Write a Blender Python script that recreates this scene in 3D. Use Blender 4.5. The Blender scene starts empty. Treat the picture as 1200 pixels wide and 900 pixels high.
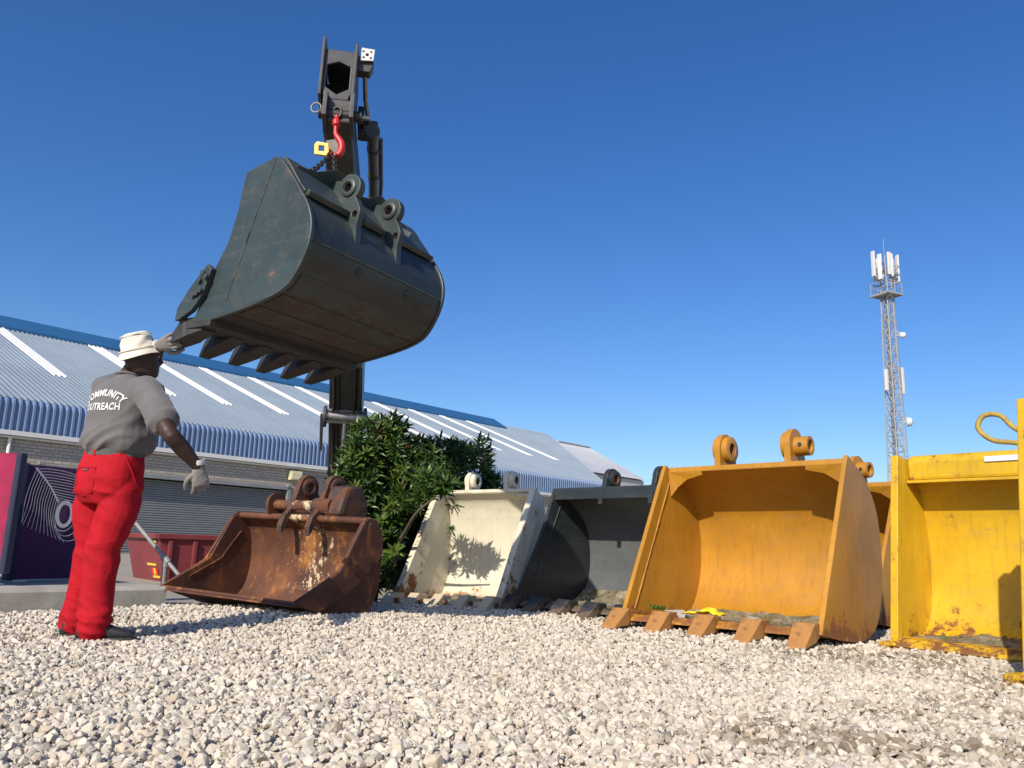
import bpy, bmesh, math, random
from mathutils import Vector, Matrix, noise
from mathutils.geometry import tessellate_polygon
from mathutils.bvhtree import BVHTree
R = math.radians
rnd = random.Random(7)

# ------------------------------------------------------------------ camera, sky, sun, exposure
scn = bpy.context.scene
cam_d = bpy.data.cameras.new('camera'); cam = bpy.data.objects.new('camera', cam_d)
scn.collection.objects.link(cam); scn.camera = cam
cam_d.sensor_width = 36; cam_d.lens = 940 / 1200 * 36; cam_d.clip_start = .05; cam_d.clip_end = 2000
P_, R_ = R(11.4), R(2.0)
f0 = Vector((0, math.cos(P_), math.sin(P_))); u0 = Vector((0, -math.sin(P_), math.cos(P_))); r0 = Vector((1, 0, 0))
rr = r0 * math.cos(R_) + u0 * math.sin(R_); uu = u0 * math.cos(R_) - r0 * math.sin(R_)
m = Matrix((rr, uu, -f0)).transposed().to_4x4(); m.translation = (0, 0, .6); cam.matrix_world = m

SUN_AZ, SUN_EL = R(205), R(33)
w = bpy.data.worlds.new('World'); scn.world = w; w.use_nodes = True
nt = w.node_tree; nt.nodes.clear()
sky = nt.nodes.new('ShaderNodeTexSky'); sky.sky_type = 'NISHITA'; sky.sun_disc = False
sky.sun_elevation = SUN_EL; sky.sun_rotation = SUN_AZ; sky.air_density = 1.0; sky.dust_density = 1.0; sky.ozone_density = 4.5
bg = nt.nodes.new('ShaderNodeBackground'); bg.inputs[1].default_value = .125
wo = nt.nodes.new('ShaderNodeOutputWorld')
hsv = nt.nodes.new('ShaderNodeHueSaturation'); hsv.inputs['Saturation'].default_value = 1.24; hsv.inputs['Hue'].default_value = .510
nt.links.new(sky.outputs[0], hsv.inputs['Color']); nt.links.new(hsv.outputs[0], bg.inputs[0]); nt.links.new(bg.outputs[0], wo.inputs[0])
sun_d = bpy.data.lights.new('sun', 'SUN'); sun_d.energy = 4.7; sun_d.angle = R(.53); sun_d.color = (1, .91, .78)
sun = bpy.data.objects.new('sun', sun_d); scn.collection.objects.link(sun)
sdir = Vector((math.sin(SUN_AZ) * math.cos(SUN_EL), math.cos(SUN_AZ) * math.cos(SUN_EL), math.sin(SUN_EL)))
sun.rotation_euler = sdir.to_track_quat('Z', 'Y').to_euler()
vs = scn.view_settings; vs.view_transform = 'Standard'; vs.look = 'None'; vs.gamma = 1; vs.exposure = .22; vs.use_curve_mapping = False
scn.cycles.max_bounces = 6; scn.cycles.diffuse_bounces = 3; scn.cycles.glossy_bounces = 3; scn.cycles.transparent_max_bounces = 6

# ------------------------------------------------------------------ object helpers
COL = scn.collection
def link(o, parent=None):
    COL.objects.link(o)
    if parent: o.parent = parent
    return o
def tag(o, label, cat, group=None, kind=None):
    o['label'] = label; o['category'] = cat
    if group: o['group'] = group
    if kind: o['kind'] = kind
    return o
def empty(name, loc=(0, 0, 0), mat=None):
    o = bpy.data.objects.new(name, None); o.empty_display_size = .1
    if mat is not None: o.matrix_world = mat
    else: o.location = loc
    return link(o)
def copy_tree(o, parent=None):
    c = o.copy(); COL.objects.link(c)
    if parent: c.parent = parent
    for ch in list(o.children): copy_tree(ch, c)
    return c

class MB:
    def __init__(s): s.v = []; s.f = []
    def add(s, vs_, fs):
        b = len(s.v); s.v += [tuple(v) for v in vs_]; s.f += [tuple(i + b for i in f) for f in fs]; return s
    def box(s, c, d, M=None):
        x, y, z = d[0] / 2, d[1] / 2, d[2] / 2
        vv = [Vector((a * x, b * y, e * z)) for a in (-1, 1) for b in (-1, 1) for e in (-1, 1)]
        if M is not None: vv = [M @ v for v in vv]
        c = Vector(c)
        return s.add([v + c for v in vv], [(0, 1, 3, 2), (4, 6, 7, 5), (0, 4, 5, 1), (2, 3, 7, 6), (0, 2, 6, 4), (1, 5, 7, 3)])
    def tube(s, pts, r, n=10, cap=True, up=None):
        pts = [Vector(p) for p in pts]; rs = r if isinstance(r, (list, tuple)) else [r] * len(pts)
        rings = []; prev = None
        for i, p in enumerate(pts):
            t = (pts[min(i + 1, len(pts) - 1)] - pts[max(i - 1, 0)]).normalized()
            if prev is None:
                a = Vector((0, 0, 1)) if abs(t.z) < .9 else Vector((1, 0, 0))
                prev = t.cross(a).normalized()
            u = (prev - t * prev.dot(t)).normalized(); v = t.cross(u); prev = u
            rings.append([p + (u * math.cos(2 * math.pi * k / n) + v * math.sin(2 * math.pi * k / n)) * rs[i] for k in range(n)])
        return s.rings(rings, cap)
    def rings(s, rings, cap=True, closed=True):
        n = len(rings[0]); vv = [v for r in rings for v in r]; fs = []
        for i in range(len(rings) - 1):
            for k in range(n if closed else n - 1):
                k2 = (k + 1) % n
                fs.append((i * n + k, i * n + k2, (i + 1) * n + k2, (i + 1) * n + k))
        if cap and closed:
            fs.append(tuple(range(n - 1, -1, -1))); e = (len(rings) - 1) * n; fs.append(tuple(e + k for k in range(n)))
        return s.add(vv, fs)
    def revolve(s, prof, c, axis, n=24, closed_prof=False):
        """prof: list of (radius, height along axis)"""
        axis = Vector(axis).normalized(); c = Vector(c)
        a = Vector((0, 0, 1)) if abs(axis.z) < .9 else Vector((1, 0, 0))
        u = axis.cross(a).normalized(); v = axis.cross(u)
        rings = [[c + axis * h + (u * math.cos(2 * math.pi * k / n) + v * math.sin(2 * math.pi * k / n)) * r for k in range(n)] for r, h in prof]
        if closed_prof: rings.append(rings[0])
        if closed_prof:
            vv = [p for r in rings[:-1] for p in r]; L = len(rings) - 1; fs = []
            for i in range(L):
                for k in range(n):
                    fs.append((i * n + k, i * n + (k + 1) % n, ((i + 1) % L) * n + (k + 1) % n, ((i + 1) % L) * n + k))
            return s.add(vv, fs)
        return s.rings(rings, True)
    def plate(s, poly, x0, x1, holes=(), plane='yz', M=None):
        """polygon (2D) with holes extruded; plane yz -> along x"""
        loops = [list(poly)] + [list(h) for h in holes]
        flat = [p for l in loops for p in l]; n = len(flat)
        tri = tessellate_polygon([[Vector((p[0], p[1], 0)) for p in l] for l in loops])
        def P3(p, x):
            q = {'yz': (x, p[0], p[1]), 'xz': (p[0], x, p[1]), 'xy': (p[0], p[1], x)}[plane]
            q = Vector(q); return M @ q if M is not None else q
        vv = [P3(p, x0) for p in flat] + [P3(p, x1) for p in flat]
        fs = [tuple(t) for t in tri] + [tuple(i + n for i in reversed(t)) for t in tri]
        b = 0
        for l in loops:
            k = len(l)
            for i in range(k):
                j = (i + 1) % k; fs.append((b + i, b + j, n + b + j, n + b + i))
            b += k
        return s.add(vv, fs)
    def build(s, name, mat, parent=None, smooth=None, bevel=0, loc=None):
        me = bpy.data.meshes.new(name); me.from_pydata(s.v, [], s.f)
        bm = bmesh.new(); bm.from_mesh(me); bmesh.ops.recalc_face_normals(bm, faces=bm.faces)
        if smooth is not None:
            for f in bm.faces: f.smooth = True
            for e in bm.edges:
                if len(e.link_faces) == 2 and e.calc_face_angle(0) > R(smooth): e.smooth = False
        bm.to_mesh(me); bm.free()
        if mat: me.materials.append(mat)
        o = bpy.data.objects.new(name, me)
        if loc: o.location = loc
        link(o, parent)
        if bevel:
            b = o.modifiers.new('bevel', 'BEVEL'); b.width = bevel; b.segments = 2; b.limit_method = 'ANGLE'; b.angle_limit = R(40); b.harden_normals = False
        return o
def circle(cy, cz, r, n=20, a0=0): return [(cy + r * math.cos(a0 + 2 * math.pi * k / n), cz + r * math.sin(a0 + 2 * math.pi * k / n)) for k in range(n)]
def catmull(pts, n=6):
    out = []
    P = [Vector(p) for p in pts]; P = [P[0] * 2 - P[1]] + P + [P[-1] * 2 - P[-2]]
    for i in range(1, len(P) - 2):
        for k in range(n):
            t = k / n
            out.append(.5 * ((2 * P[i]) + (P[i + 1] - P[i - 1]) * t + (2 * P[i - 1] - 5 * P[i] + 4 * P[i + 1] - P[i + 2]) * t * t + (3 * P[i] - P[i - 1] - 3 * P[i + 1] + P[i + 2]) * t ** 3))
    out.append(P[-2]); return out

# ------------------------------------------------------------------ material helpers
class NT:
    def __init__(s, name):
        s.m = bpy.data.materials.new(name); s.m.use_nodes = True; s.t = s.m.node_tree; s.n = s.t.nodes
        s.b = s.n['Principled BSDF']; s.co = None
    def l(s, a, b): s.t.links.new(a, b)
    def node(s, k, **kw):
        x = s.n.new('ShaderNode' + k)
        for a, v in kw.items(): setattr(x, a, v)
        return x
    def coord(s, scale=None, kind='Object'):
        if s.co is None: s.co = s.node('TexCoord')
        o = s.co.outputs[kind]
        if scale is None: return o
        mp = s.node('Mapping'); mp.inputs['Scale'].default_value = scale; s.l(o, mp.inputs[0]); return mp.outputs[0]
    def noise(s, scale, detail=6, rough=.6, vec=None, dist=0):
        x = s.node('TexNoise'); x.inputs['Scale'].default_value = scale; x.inputs['Detail'].default_value = detail
        x.inputs['Roughness'].default_value = rough; x.inputs['Distortion'].default_value = dist
        s.l(vec if vec is not None else s.coord(), x.inputs['Vector']); return x.outputs['Fac']
    def ramp(s, fac, stops, interp='LINEAR'):
        x = s.node('ValToRGB'); x.color_ramp.interpolation = interp; e = x.color_ramp.elements
        while len(e) < len(stops): e.new(.5)
        for i, (p, c) in enumerate(stops):
            e[i].position = p; e[i].color = (c, c, c, 1) if isinstance(c, (int, float)) else (*c, 1)
        s.l(fac, x.inputs[0]); return x.outputs[0]
    def mix(s, fac, a, b, blend='MIX'):
        x = s.node('Mix', data_type='RGBA', blend_type=blend)
        for sock, v in ((x.inputs[0], fac), (x.inputs[6], a), (x.inputs[7], b)):
            if isinstance(v, (int, float)): sock.default_value = v
            elif isinstance(v, tuple): sock.default_value = (*v, 1)
            else: s.l(v, sock)
        return x.outputs[2]
    def math(s, op, a, b=0.0, clamp=False):
        x = s.node('Math', operation=op); x.use_clamp = clamp
        for sock, v in ((x.inputs[0], a), (x.inputs[1], b)):
            if isinstance(v, (int, float)): sock.default_value = v
            else: s.l(v, sock)
        return x.outputs[0]
    def sep(s, vec):
        x = s.node('SeparateXYZ'); s.l(vec, x.inputs[0]); return x.outputs
    def bump(s, h, strength=.3, dist=.01):
        x = s.node('Bump'); x.inputs['Strength'].default_value = strength; x.inputs['Distance'].default_value = dist
        s.l(h, x.inputs['Height']); s.l(x.outputs[0], s.b.inputs['Normal'])
    def set(s, color=None, rough=None, metal=None, **kw):
        for k, v in (('Base Color', color), ('Roughness', rough), ('Metallic', metal)):
            if v is None: continue
            if isinstance(v, tuple): s.b.inputs[k].default_value = (*v, 1)
            elif isinstance(v, (int, float)): s.b.inputs[k].default_value = v
            else: s.l(v, s.b.inputs[k])
        for k, v in kw.items(): s.b.inputs[k.replace('_', ' ')].default_value = v
        return s.m
def plain(name, col, rough=.6, metal=0, var=.18, scale=8, bump=.15, bscale=60, bdist=.002):
    t = NT(name); n = t.noise(scale, 6)
    c = t.mix(t.ramp(n, [(.3, 0.), (.7, 1.)]), tuple(x * (1 - var) for x in col), tuple(min(1, x * (1 + var)) for x in col))
    if bump: t.bump(t.noise(bscale, 4), bump, bdist)
    return t.set(c, rough, metal)
def painted(name, col, rust=.1, low=.3, rough=.42, dirt=.25, rcol=(.16, .062, .025), seed=0., fade=.15, coat=0., soil=(.12, .09, .06), lowz=.45):
    """weathered machine paint; rust = share of rust spots, low = extra rust and soil near the floor of the bucket"""
    t = NT(name)
    mp = t.node('Mapping'); mp.inputs['Location'].default_value = (seed * 3.1, seed * 1.7, seed * 2.3); t.l(t.coord(), mp.inputs[0]); vec = mp.outputs[0]
    big = t.noise(2.2, 5, .55, vec); mid = t.noise(7, 9, .68, vec); fine = t.noise(38, 6, .7, vec)
    mps = t.node('Mapping'); mps.inputs['Scale'].default_value = (22, 22, 1.6); t.l(vec, mps.inputs[0]); streak = t.noise(1.6, 6, .6, mps.outputs[0])
    base = t.mix(t.ramp(big, [(.3, 0.), (.72, 1.)]), tuple(x * (1 - fade) for x in col), tuple(min(1, x * (1 + fade * .6) + fade * .02) for x in col))
    base = t.mix(t.math('MULTIPLY', t.ramp(streak, [(.5, 0.), (.72, 1.)]), dirt), base, tuple(x * .45 + .02 for x in col))
    scr = t.node('Mapping'); scr.inputs['Scale'].default_value = (3, 60, 60); scr.inputs['Rotation'].default_value = (.3, .5, .9); t.l(vec, scr.inputs[0])
    sm = t.ramp(t.noise(2.2, 3, .5, scr.outputs[0]), [(.69, 0.), (.73, 1.)])
    base = t.mix(t.math('MULTIPLY', sm, .5), base, tuple(min(1, x * .7 + .12) for x in col))
    mq = t.node('Mapping'); mq.inputs['Scale'].default_value = (.8, .8, 5.); mq.inputs['Rotation'].default_value = (0, .25, 0); t.l(vec, mq.inputs[0])
    sc2 = t.ramp(t.math('ADD', t.math('MULTIPLY', t.noise(3.2, 8, .72, mq.outputs[0]), .8), t.math('MULTIPLY', fine, .2)), [(.52, 0.), (.64, 1.)])
    base = t.mix(t.math('MULTIPLY', sc2, .35), base, tuple(x * .55 + .07 for x in col))
    z = t.sep(t.coord())[2]
    zl = t.node('MapRange'); zl.inputs['From Min'].default_value = lowz; zl.inputs['From Max'].default_value = 0.; zl.clamp = True; t.l(z, zl.inputs[0])
    lowm = t.math('MULTIPLY', t.math('POWER', zl.outputs[0], 2.), low)
    comb = t.math('ADD', t.math('MULTIPLY', t.math('ADD', mid, t.math('MULTIPLY', fine, .35)), .74), lowm)
    th = .76 - rust * .55
    rm = t.ramp(comb, [(th, 0.), (th + .055, 1.)])
    rc = t.mix(fine, tuple(x * .5 for x in rcol), tuple(x * 1.7 for x in rcol))
    halo = t.ramp(comb, [(th - .09, 0.), (th + .02, 1.)])
    base = t.mix(t.math('MULTIPLY', halo, .45), base, tuple(a * .5 + b * .6 for a, b in zip(col, rcol)))
    c = t.mix(rm, base, rc)
    bv = t.node('Bevel'); bv.samples = 4; bv.inputs['Radius'].default_value = .014; ge = t.node('NewGeometry')
    dt = t.node('VectorMath', operation='DOT_PRODUCT'); t.l(bv.outputs[0], dt.inputs[0]); t.l(ge.outputs['Normal'], dt.inputs[1])
    em = t.math('MULTIPLY', t.ramp(t.math('SUBTRACT', 1., dt.outputs['Value']), [(.015, 0.), (.10, 1.)]), t.ramp(t.math('ADD', t.math('MULTIPLY', mid, .6), t.math('MULTIPLY', fine, .5)), [(.47, 0.), (.60, 1.)]))
    c = t.mix(t.math('MULTIPLY', em, .8), c, tuple(a * .35 + .6 * b + .02 for a, b in zip(col, rcol)))
    sl = t.ramp(t.math('ADD', lowm, t.math('MULTIPLY', mid, .35)), [(.38, 0.), (.62, 1.)])
    c = t.mix(t.math('MULTIPLY', sl, min(1, low * 1.5)), c, soil)
    ro = t.math('ADD', t.math('MULTIPLY', rm, .4), t.math('ADD', rough - .08, t.math('MULTIPLY', mid, .22)), True)
    t.bump(t.math('ADD', t.math('ADD', t.math('MULTIPLY', rm, -.6), t.math('MULTIPLY', fine, .5)), t.math('MULTIPLY', t.noise(3.5, 2, .5, vec), 5.)), .3, .004)
    mm = t.set(c, ro, 0.)
    t.b.inputs['Specular IOR Level'].default_value = .5
    return mm
def cloth(name, col, rough=.9, weave=900, var=.12, bump=.25):
    t = NT(name); n = t.noise(6, 6)
    c = t.mix(t.ramp(n, [(.3, 0.), (.7, 1.)]), tuple(x * (1 - var) for x in col), tuple(min(1, x * (1 + var)) for x in col))
    t.bump(t.math('ADD', t.math('MULTIPLY', t.noise(weave, 2), .25), t.math('MULTIPLY', t.math('ABSOLUTE', t.math('SUBTRACT', t.noise(7, 2, .5, t.coord((1, 1, 1.5)), .8), .5)), 5.)), min(1, bump * .9), .004)
    mm = t.set(c, rough); t.b.inputs['Sheen Weight'].default_value = .15; return mm

M = {}
M['green'] = painted('dark_green_paint', (.030, .049, .049), rust=.27, low=.0, rough=.42, dirt=.4, rcol=(.14, .078, .038), seed=1, fade=.3)
M['green_shell'] = painted('scraped_green_shell', (.026, .038, .038), rust=.25, low=.22, rough=.42, dirt=.5, rcol=(.062, .044, .032), seed=16, fade=.35, soil=(.032, .028, .025), lowz=.45)
M['green_worn'] = painted('worn_green_underside', (.022, .024, .024), rust=.34, low=.0, rough=.55, dirt=.5, rcol=(.075, .048, .033), seed=2, fade=.3)
M['orange'] = painted('orange_paint', (.45, .205, .012), rust=.2, low=.2, rough=.42, dirt=.4, rcol=(.20, .075, .022), seed=3, fade=.22, lowz=.3)
M['orange_tooth'] = painted('worn_orange_tooth', (.40, .19, .05), rust=.41, low=.0, rough=.5, dirt=.3, rcol=(.20, .09, .035), seed=4, fade=.2)
M['yellow'] = painted('yellow_paint', (.64, .385, .010), rust=.24, low=.16, rough=.45, dirt=.42, rcol=(.16, .062, .02), seed=5, fade=.2, lowz=.35)
M['white'] = painted('cream_white_paint', (.66, .61, .46), rust=.19, low=.27, rough=.42, dirt=.25, rcol=(.27, .11, .03), seed=6, fade=.1, lowz=.32)
M['yellow_rail'] = painted('chipped_yellow_rail', (.64, .40, .012), rust=.33, low=.0, rough=.45, dirt=.4, rcol=(.15, .05, .018), seed=15, fade=.15)
M['white_flange'] = painted('chipped_cream_paint', (.66, .61, .46), rust=.33, low=.2, rough=.45, dirt=.4, rcol=(.22, .09, .03), seed=7, fade=.1)
M['white_tooth'] = painted('worn_cream_tooth', (.56, .47, .31), rust=.26, low=.0, rough=.6, dirt=.4, rcol=(.22, .12, .05), seed=8, fade=.2)
M['black'] = painted('charcoal_paint', (.022, .028, .030), rust=.1, low=.25, rough=.36, dirt=.3, rcol=(.12, .08, .05), seed=9, fade=.25, soil=(.16, .14, .11), lowz=.25)
M['black_worn'] = painted('polished_floor_steel', (.12, .125, .125), rust=.1, low=.3, rough=.3, dirt=.3, rcol=(.16, .12, .08), seed=10, fade=.25, soil=(.2, .17, .13), lowz=.2)
M['machine'] = painted('excavator_grey_paint', (.045, .045, .047), rust=.1, low=0, rough=.4, dirt=.3, rcol=(.09, .06, .04), seed=11, fade=.25)
M['steel'] = plain('worn_steel', (.30, .29, .28), .35, .9, .3, 20, .2)
M['chrome'] = plain('chrome_rod', (.75, .75, .76), .12, 1, .03, 4, 0)
M['darksteel'] = plain('dark_steel', (.06, .055, .05), .5, .6, .3, 20, .3)
M['borerust'] = plain('rusty_bore', (.20, .075, .03), .8, 0, .4, 25, .4)
M['redpaint'] = plain('red_hook_paint', (.50, .02, .02), .4, 0, .15, 20, .15)
M['yellowclip'] = plain('yellow_clip_paint', (.75, .50, .02), .45, 0, .1, 20, .1)
M['galv'] = plain('galvanised_steel', (.25, .25, .25), .55, .0, .15, 15, .1)
M['towersteel'] = plain('tower_steel', (.30, .30, .30), .6, .1, .1, 1, 0)
M['antenna'] = plain('antenna_white', (.58, .58, .57), .5, 0, .04, 1, 0)
M['antennadark'] = plain('antenna_grey_blue', (.20, .22, .26), .5, 0, .1, 1, 0)
def rusty_mat():
    t = NT('heavy_rust')
    a = t.noise(3.0, 8, .6); b = t.noise(14, 8, .7); c_ = t.noise(60, 5, .7)
    st = t.noise(1.4, 6, .6, t.coord((16, 16, 2.2)))
    col = t.ramp(a, [(.25, (.030, .014, .010)), (.45, (.085, .030, .015)), (.6, (.16, .058, .022)), (.78, (.27, .11, .035))])
    col = t.mix(t.math('MULTIPLY', t.ramp(st, [(.42, 0.), (.68, 1.)]), .55), col, (.10, .036, .02))
    col = t.mix(t.math('MULTIPLY', b, .4), col, (.05, .022, .014))
    x, y, z = t.sep(t.coord())
    # flaking remains of cream paint on the middle of the back wall
    cen = t.math('SUBTRACT', 1., t.math('MULTIPLY', t.math('ABSOLUTE', t.math('SUBTRACT', x, .05)), 2.6), True)
    cen = t.math('MULTIPLY', cen, t.math('GREATER_THAN', z, .12)); 
    fl = t.noise(11, 8, .75, t.coord((1.6, 1, .9)))
    fm = t.ramp(t.math('ADD', fl, t.math('MULTIPLY', cen, .16)), [(.66, 0.), (.685, 1.)])
    col = t.mix(fm, col, (.52, .42, .27))
    og = t.ramp(t.math('ADD', t.noise(4, 7, .7, t.coord((1, 1, .6))), t.math('MULTIPLY', cen, .07)), [(.55, 0.), (.66, 1.)])
    col = t.mix(t.math('MULTIPLY', og, .7), col, (.38, .15, .03))
    t.bump(t.math('ADD', t.math('ADD', b, c_), t.math('MULTIPLY', fm, .8)), .35, .004)
    return t.set(col, t.math('ADD', .55, t.math('MULTIPLY', b, .3), True), 0.)
M['rust'] = rusty_mat()
M['rustdark'] = painted('dark_brown_hitch', (.045, .028, .022), rust=.5, low=0, rough=.6, rcol=(.11, .042, .022), seed=12, fade=.3)

# ------------------------------------------------------------------ ground, gravel, kerb
MOUNDS = ((1.2, 5.85, .03, .5), (1.75, 5.35, .03, .5), (.5, 7.0, .035, .6), (-.5, 7.45, .03, .5), (-1.5, 6.1, .035, .5), (-2.1, 6.55, .03, .5), (2.75, 5.2, .02, .4))      # stones pushed up in front of the buckets
def gh(x, y):
    mnd = sum(h_ * math.exp(-((x - a_) ** 2 + (y - b_) ** 2) / r_ ** 2) for a_, b_, h_, r_ in MOUNDS)
    return mnd + .018 * noise.noise(Vector((x * .55, y * .55, 0))) + .010 * noise.noise(Vector((x * 1.9, y * 1.9, 3)))
tg = NT('dusty_ground'); n1 = tg.noise(.6, 8, .65); n2 = tg.noise(30, 6, .7)
cg = tg.mix(n1, (.30, .265, .21), (.40, .36, .30)); cg = tg.mix(tg.math('MULTIPLY', n2, .5), cg, (.22, .19, .15))
tg.bump(n2, .6, .02); M['ground'] = tg.set(cg, .95)
g = MB()
g.add([(-600, -600, -.035), (600, -600, -.035), (600, 900, -.035), (-600, 900, -.035)], [(0, 1, 2, 3)])
o = g.build('ground', M['ground']); o['kind'] = 'structure'

# crushed stone: twelve angular pebbles, scattered by geometry nodes on a cloud of points
tv = NT('crushed_stone')
at = tv.node('Attribute', attribute_type='INSTANCER', attribute_name='tint')
bn = tv.noise(55, 5, .6)
cs = tv.ramp(at.outputs['Fac'], [(0., (.20, .165, .13)), (.06, (.36, .315, .25)), (.20, (.48, .43, .35)), (.45, (.57, .515, .425)), (.70, (.62, .57, .48)), (.88, (.58, .50, .39)), (.96, (.47, .37, .27)), (1., (.66, .625, .56))])
cs = tv.mix(tv.math('MULTIPLY', tv.ramp(bn, [(.35, 0.), (.7, 1.)]), .3), cs, (.70, .68, .64))
damp = tv.node('Attribute', attribute_type='INSTANCER', attribute_name='damp')
cs = tv.mix(damp.outputs['Fac'], cs, (.17, .125, .075), 'MIX')
cs = tv.mix(1., cs, (.95, .93, .90), 'MULTIPLY'); tv.bump(tv.noise(160, 4), .3, .002); M['stone'] = tv.set(cs, .85)
stone_col = bpy.data.collections.new('stone_shapes')
for k in range(14):
    bm = bmesh.new(); rs = random.Random(k)
    fl = rs.uniform(.55, .9)
    for i in range(rs.randint(9, 15)):
        v = Vector((rs.gauss(0, 1), rs.gauss(0, 1), rs.gauss(0, 1))).normalized()
        v = Vector((v.x * rs.uniform(.75, 1.15), v.y * rs.uniform(.6, .95), v.z * fl)); bm.verts.new(v)
    r_ = bmesh.ops.convex_hull(bm, input=bm.verts)
    bmesh.ops.delete(bm, geom=[v for v in bm.verts if not v.link_faces], context='VERTS')
    bmesh.ops.bevel(bm, geom=list(bm.edges), offset=.05, segments=1, affect='EDGES', clamp_overlap=True)
    me = bpy.data.meshes.new('stone'); bm.to_mesh(me); bm.free(); me.materials.append(M['stone'])
    stone_col.objects.link(bpy.data.objects.new('stone_shape', me))
# points: frustum ahead of the camera with margins, bounded by the kerb on the left
KD = Vector((math.sin(R(40)), math.cos(R(40)), 0)); KP = Vector((-3.55, 5.86, 0))      # front face line of the kerb
KN = Vector((-KD.y, KD.x, 0))
rs = random.Random(11); pts = []; sc_ = []; rot = []; tint = []; dmp = []
def damp_at(x, y):
    d = 0
    for cx, cy, rx, ry, a in ((2.2, 4.9, .9, .5, .8), (1.2, 2.75, .8, .32, .95), (2.0, 3.3, .7, .4, .7), (2.4, 4.1, .6, .7, .7), (1.1, 4.3, .8, .25, .4), (-.2, 3.9, .5, .3, .25)):
        e = ((x - cx) / rx) ** 2 + ((y - cy) / ry) ** 2 + .9 * noise.noise(Vector((x * 2.6, y * 2.6, 7)))
        d = max(d, a * max(0, min(1, 1.25 - e)))
    return d
def scatter(n, y0, y1, smin, smax, zoff):
    cnt = 0
    while cnt < n:
        y = math.sqrt(rs.uniform(y0 * y0, y1 * y1)); x = rs.uniform(-.80, .80) * y + rs.uniform(-.5, .5)
        p = Vector((x, y, 0))
        if (p - KP).dot(KN) > -.02: 
            cnt += .5; continue
        s = rs.uniform(smin, smax) * (1.45 if rs.random() < .06 else 1); cnt += 1
        pts.append((x, y, gh(x, y) + zoff + rs.uniform(-.006, .012))); sc_.append((s, s, s))
        rot.append((rs.gauss(0, .45), rs.gauss(0, .45), rs.uniform(0, 6.283)))
        tt = rs.random(); tint.append(tt)
        d = damp_at(x, y); dmp.append(min(1, d * 1.2) * rs.uniform(.35, 1) if rs.random() < .15 + .45 * d else 0.)
scatter(24000, 1.2, 4.2, .014, .026, 0)
scatter(11000, 1.2, 4.2, .013, .025, .012)
scatter(40000, 4.2, 8.2, .015, .027, 0)
scatter(17000, 4.2, 8.2, .014, .025, .012)
scatter(22000, 8.2, 13, .018, .030, 0)
scatter(30000, 1.2, 5.0, .005, .011, .010)
gm = bpy.data.meshes.new('gravel'); gm.from_pydata(pts, [], [])
for nm, typ, data in (('sc', 'FLOAT_VECTOR', sc_), ('ro', 'FLOAT_VECTOR', rot)):
    a = gm.attributes.new(nm, typ, 'POINT'); a.data.foreach_set('vector', [c for v in data for c in v])
for nm, data in (('tint', tint), ('damp', dmp)):
    a = gm.attributes.new(nm, 'FLOAT', 'POINT'); a.data.foreach_set('value', data)
gm.materials.append(M['stone'])
go = link(bpy.data.objects.new('gravel', gm)); tag(go, 'pale crushed stone gravel covering the whole yard floor', 'gravel', kind='stuff')
gt = bpy.data.node_groups.new('scatter_stones', 'GeometryNodeTree')
gt.interface.new_socket('Geometry', in_out='INPUT', socket_type='NodeSocketGeometry'); gt.interface.new_socket('Geometry', in_out='OUTPUT', socket_type='NodeSocketGeometry')
gi = gt.nodes.new('NodeGroupInput'); gout = gt.nodes.new('NodeGroupOutput')
iop = gt.nodes.new('GeometryNodeInstanceOnPoints'); ci = gt.nodes.new('GeometryNodeCollectionInfo')
ci.inputs['Collection'].default_value = stone_col; ci.inputs['Separate Children'].default_value = True; ci.inputs['Reset Children'].default_value = True
iop.inputs['Pick Instance'].default_value = True
def nattr(nm, typ):
    x = gt.nodes.new('GeometryNodeInputNamedAttribute'); x.data_type = typ; x.inputs[0].default_value = nm; return x.outputs[0]
gt.links.new(gi.outputs[0], iop.inputs['Points']); gt.links.new(ci.outputs[0], iop.inputs['Instance'])
e2r = gt.nodes.new('FunctionNodeEulerToRotation'); gt.links.new(nattr('ro', 'FLOAT_VECTOR'), e2r.inputs[0])
gt.links.new(e2r.outputs[0], iop.inputs['Rotation']); gt.links.new(nattr('sc', 'FLOAT_VECTOR'), iop.inputs['Scale'])
gt.links.new(iop.outputs[0], gout.inputs[0])
go.modifiers.new('scatter', 'NODES').node_group = gt

# concrete kerb along the left edge of the gravel
tc = NT('stained_concrete'); a1 = tc.noise(2.5, 8, .65); a2 = tc.noise(40, 6, .7); a3 = tc.noise(1.2, 5, .6, tc.coord((3, 3, .4)))
cc = tc.mix(tc.ramp(a1, [(.35, 0.), (.65, 1.)]), (.27, .25, .21), (.44, .41, .36)); cc = tc.mix(tc.math('MULTIPLY', tc.ramp(a3, [(.5, 0.), (.75, 1.)]), .5), cc, (.19, .18, .165))
pits = tc.ramp(tc.noise(70, 2, .5), [(.70, 0.), (.74, 1.)]); cc = tc.mix(tc.math('MULTIPLY', pits, .6), cc, (.12, .115, .105))
tc.bump(tc.math('SUBTRACT', a2, pits), .4, .006); M['concrete'] = tc.set(cc, .9)
KM = Matrix((KD, KN, Vector((0, 0, 1)))).transposed().to_4x4(); KM.translation = KP
kb = MB()
def kslab(x0, x1):
    n = 40; prof = [(0, -.1), (.004, .15), (.02, .168), (.05, .175), (3.2, .175), (3.2, -.1)]
    kb.rings([[Vector((x0 + (x1 - x0) * i / n, p[0] + .004 * noise.noise(Vector((i * .7, p[1] * 9, 1))), p[1] + (.003 * noise.noise(Vector((i * .5, p[0], 5))) if p[1] > .1 else 0))) for p in prof] for i in range(n + 1)])
kslab(-3.5, 1.22)
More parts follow.
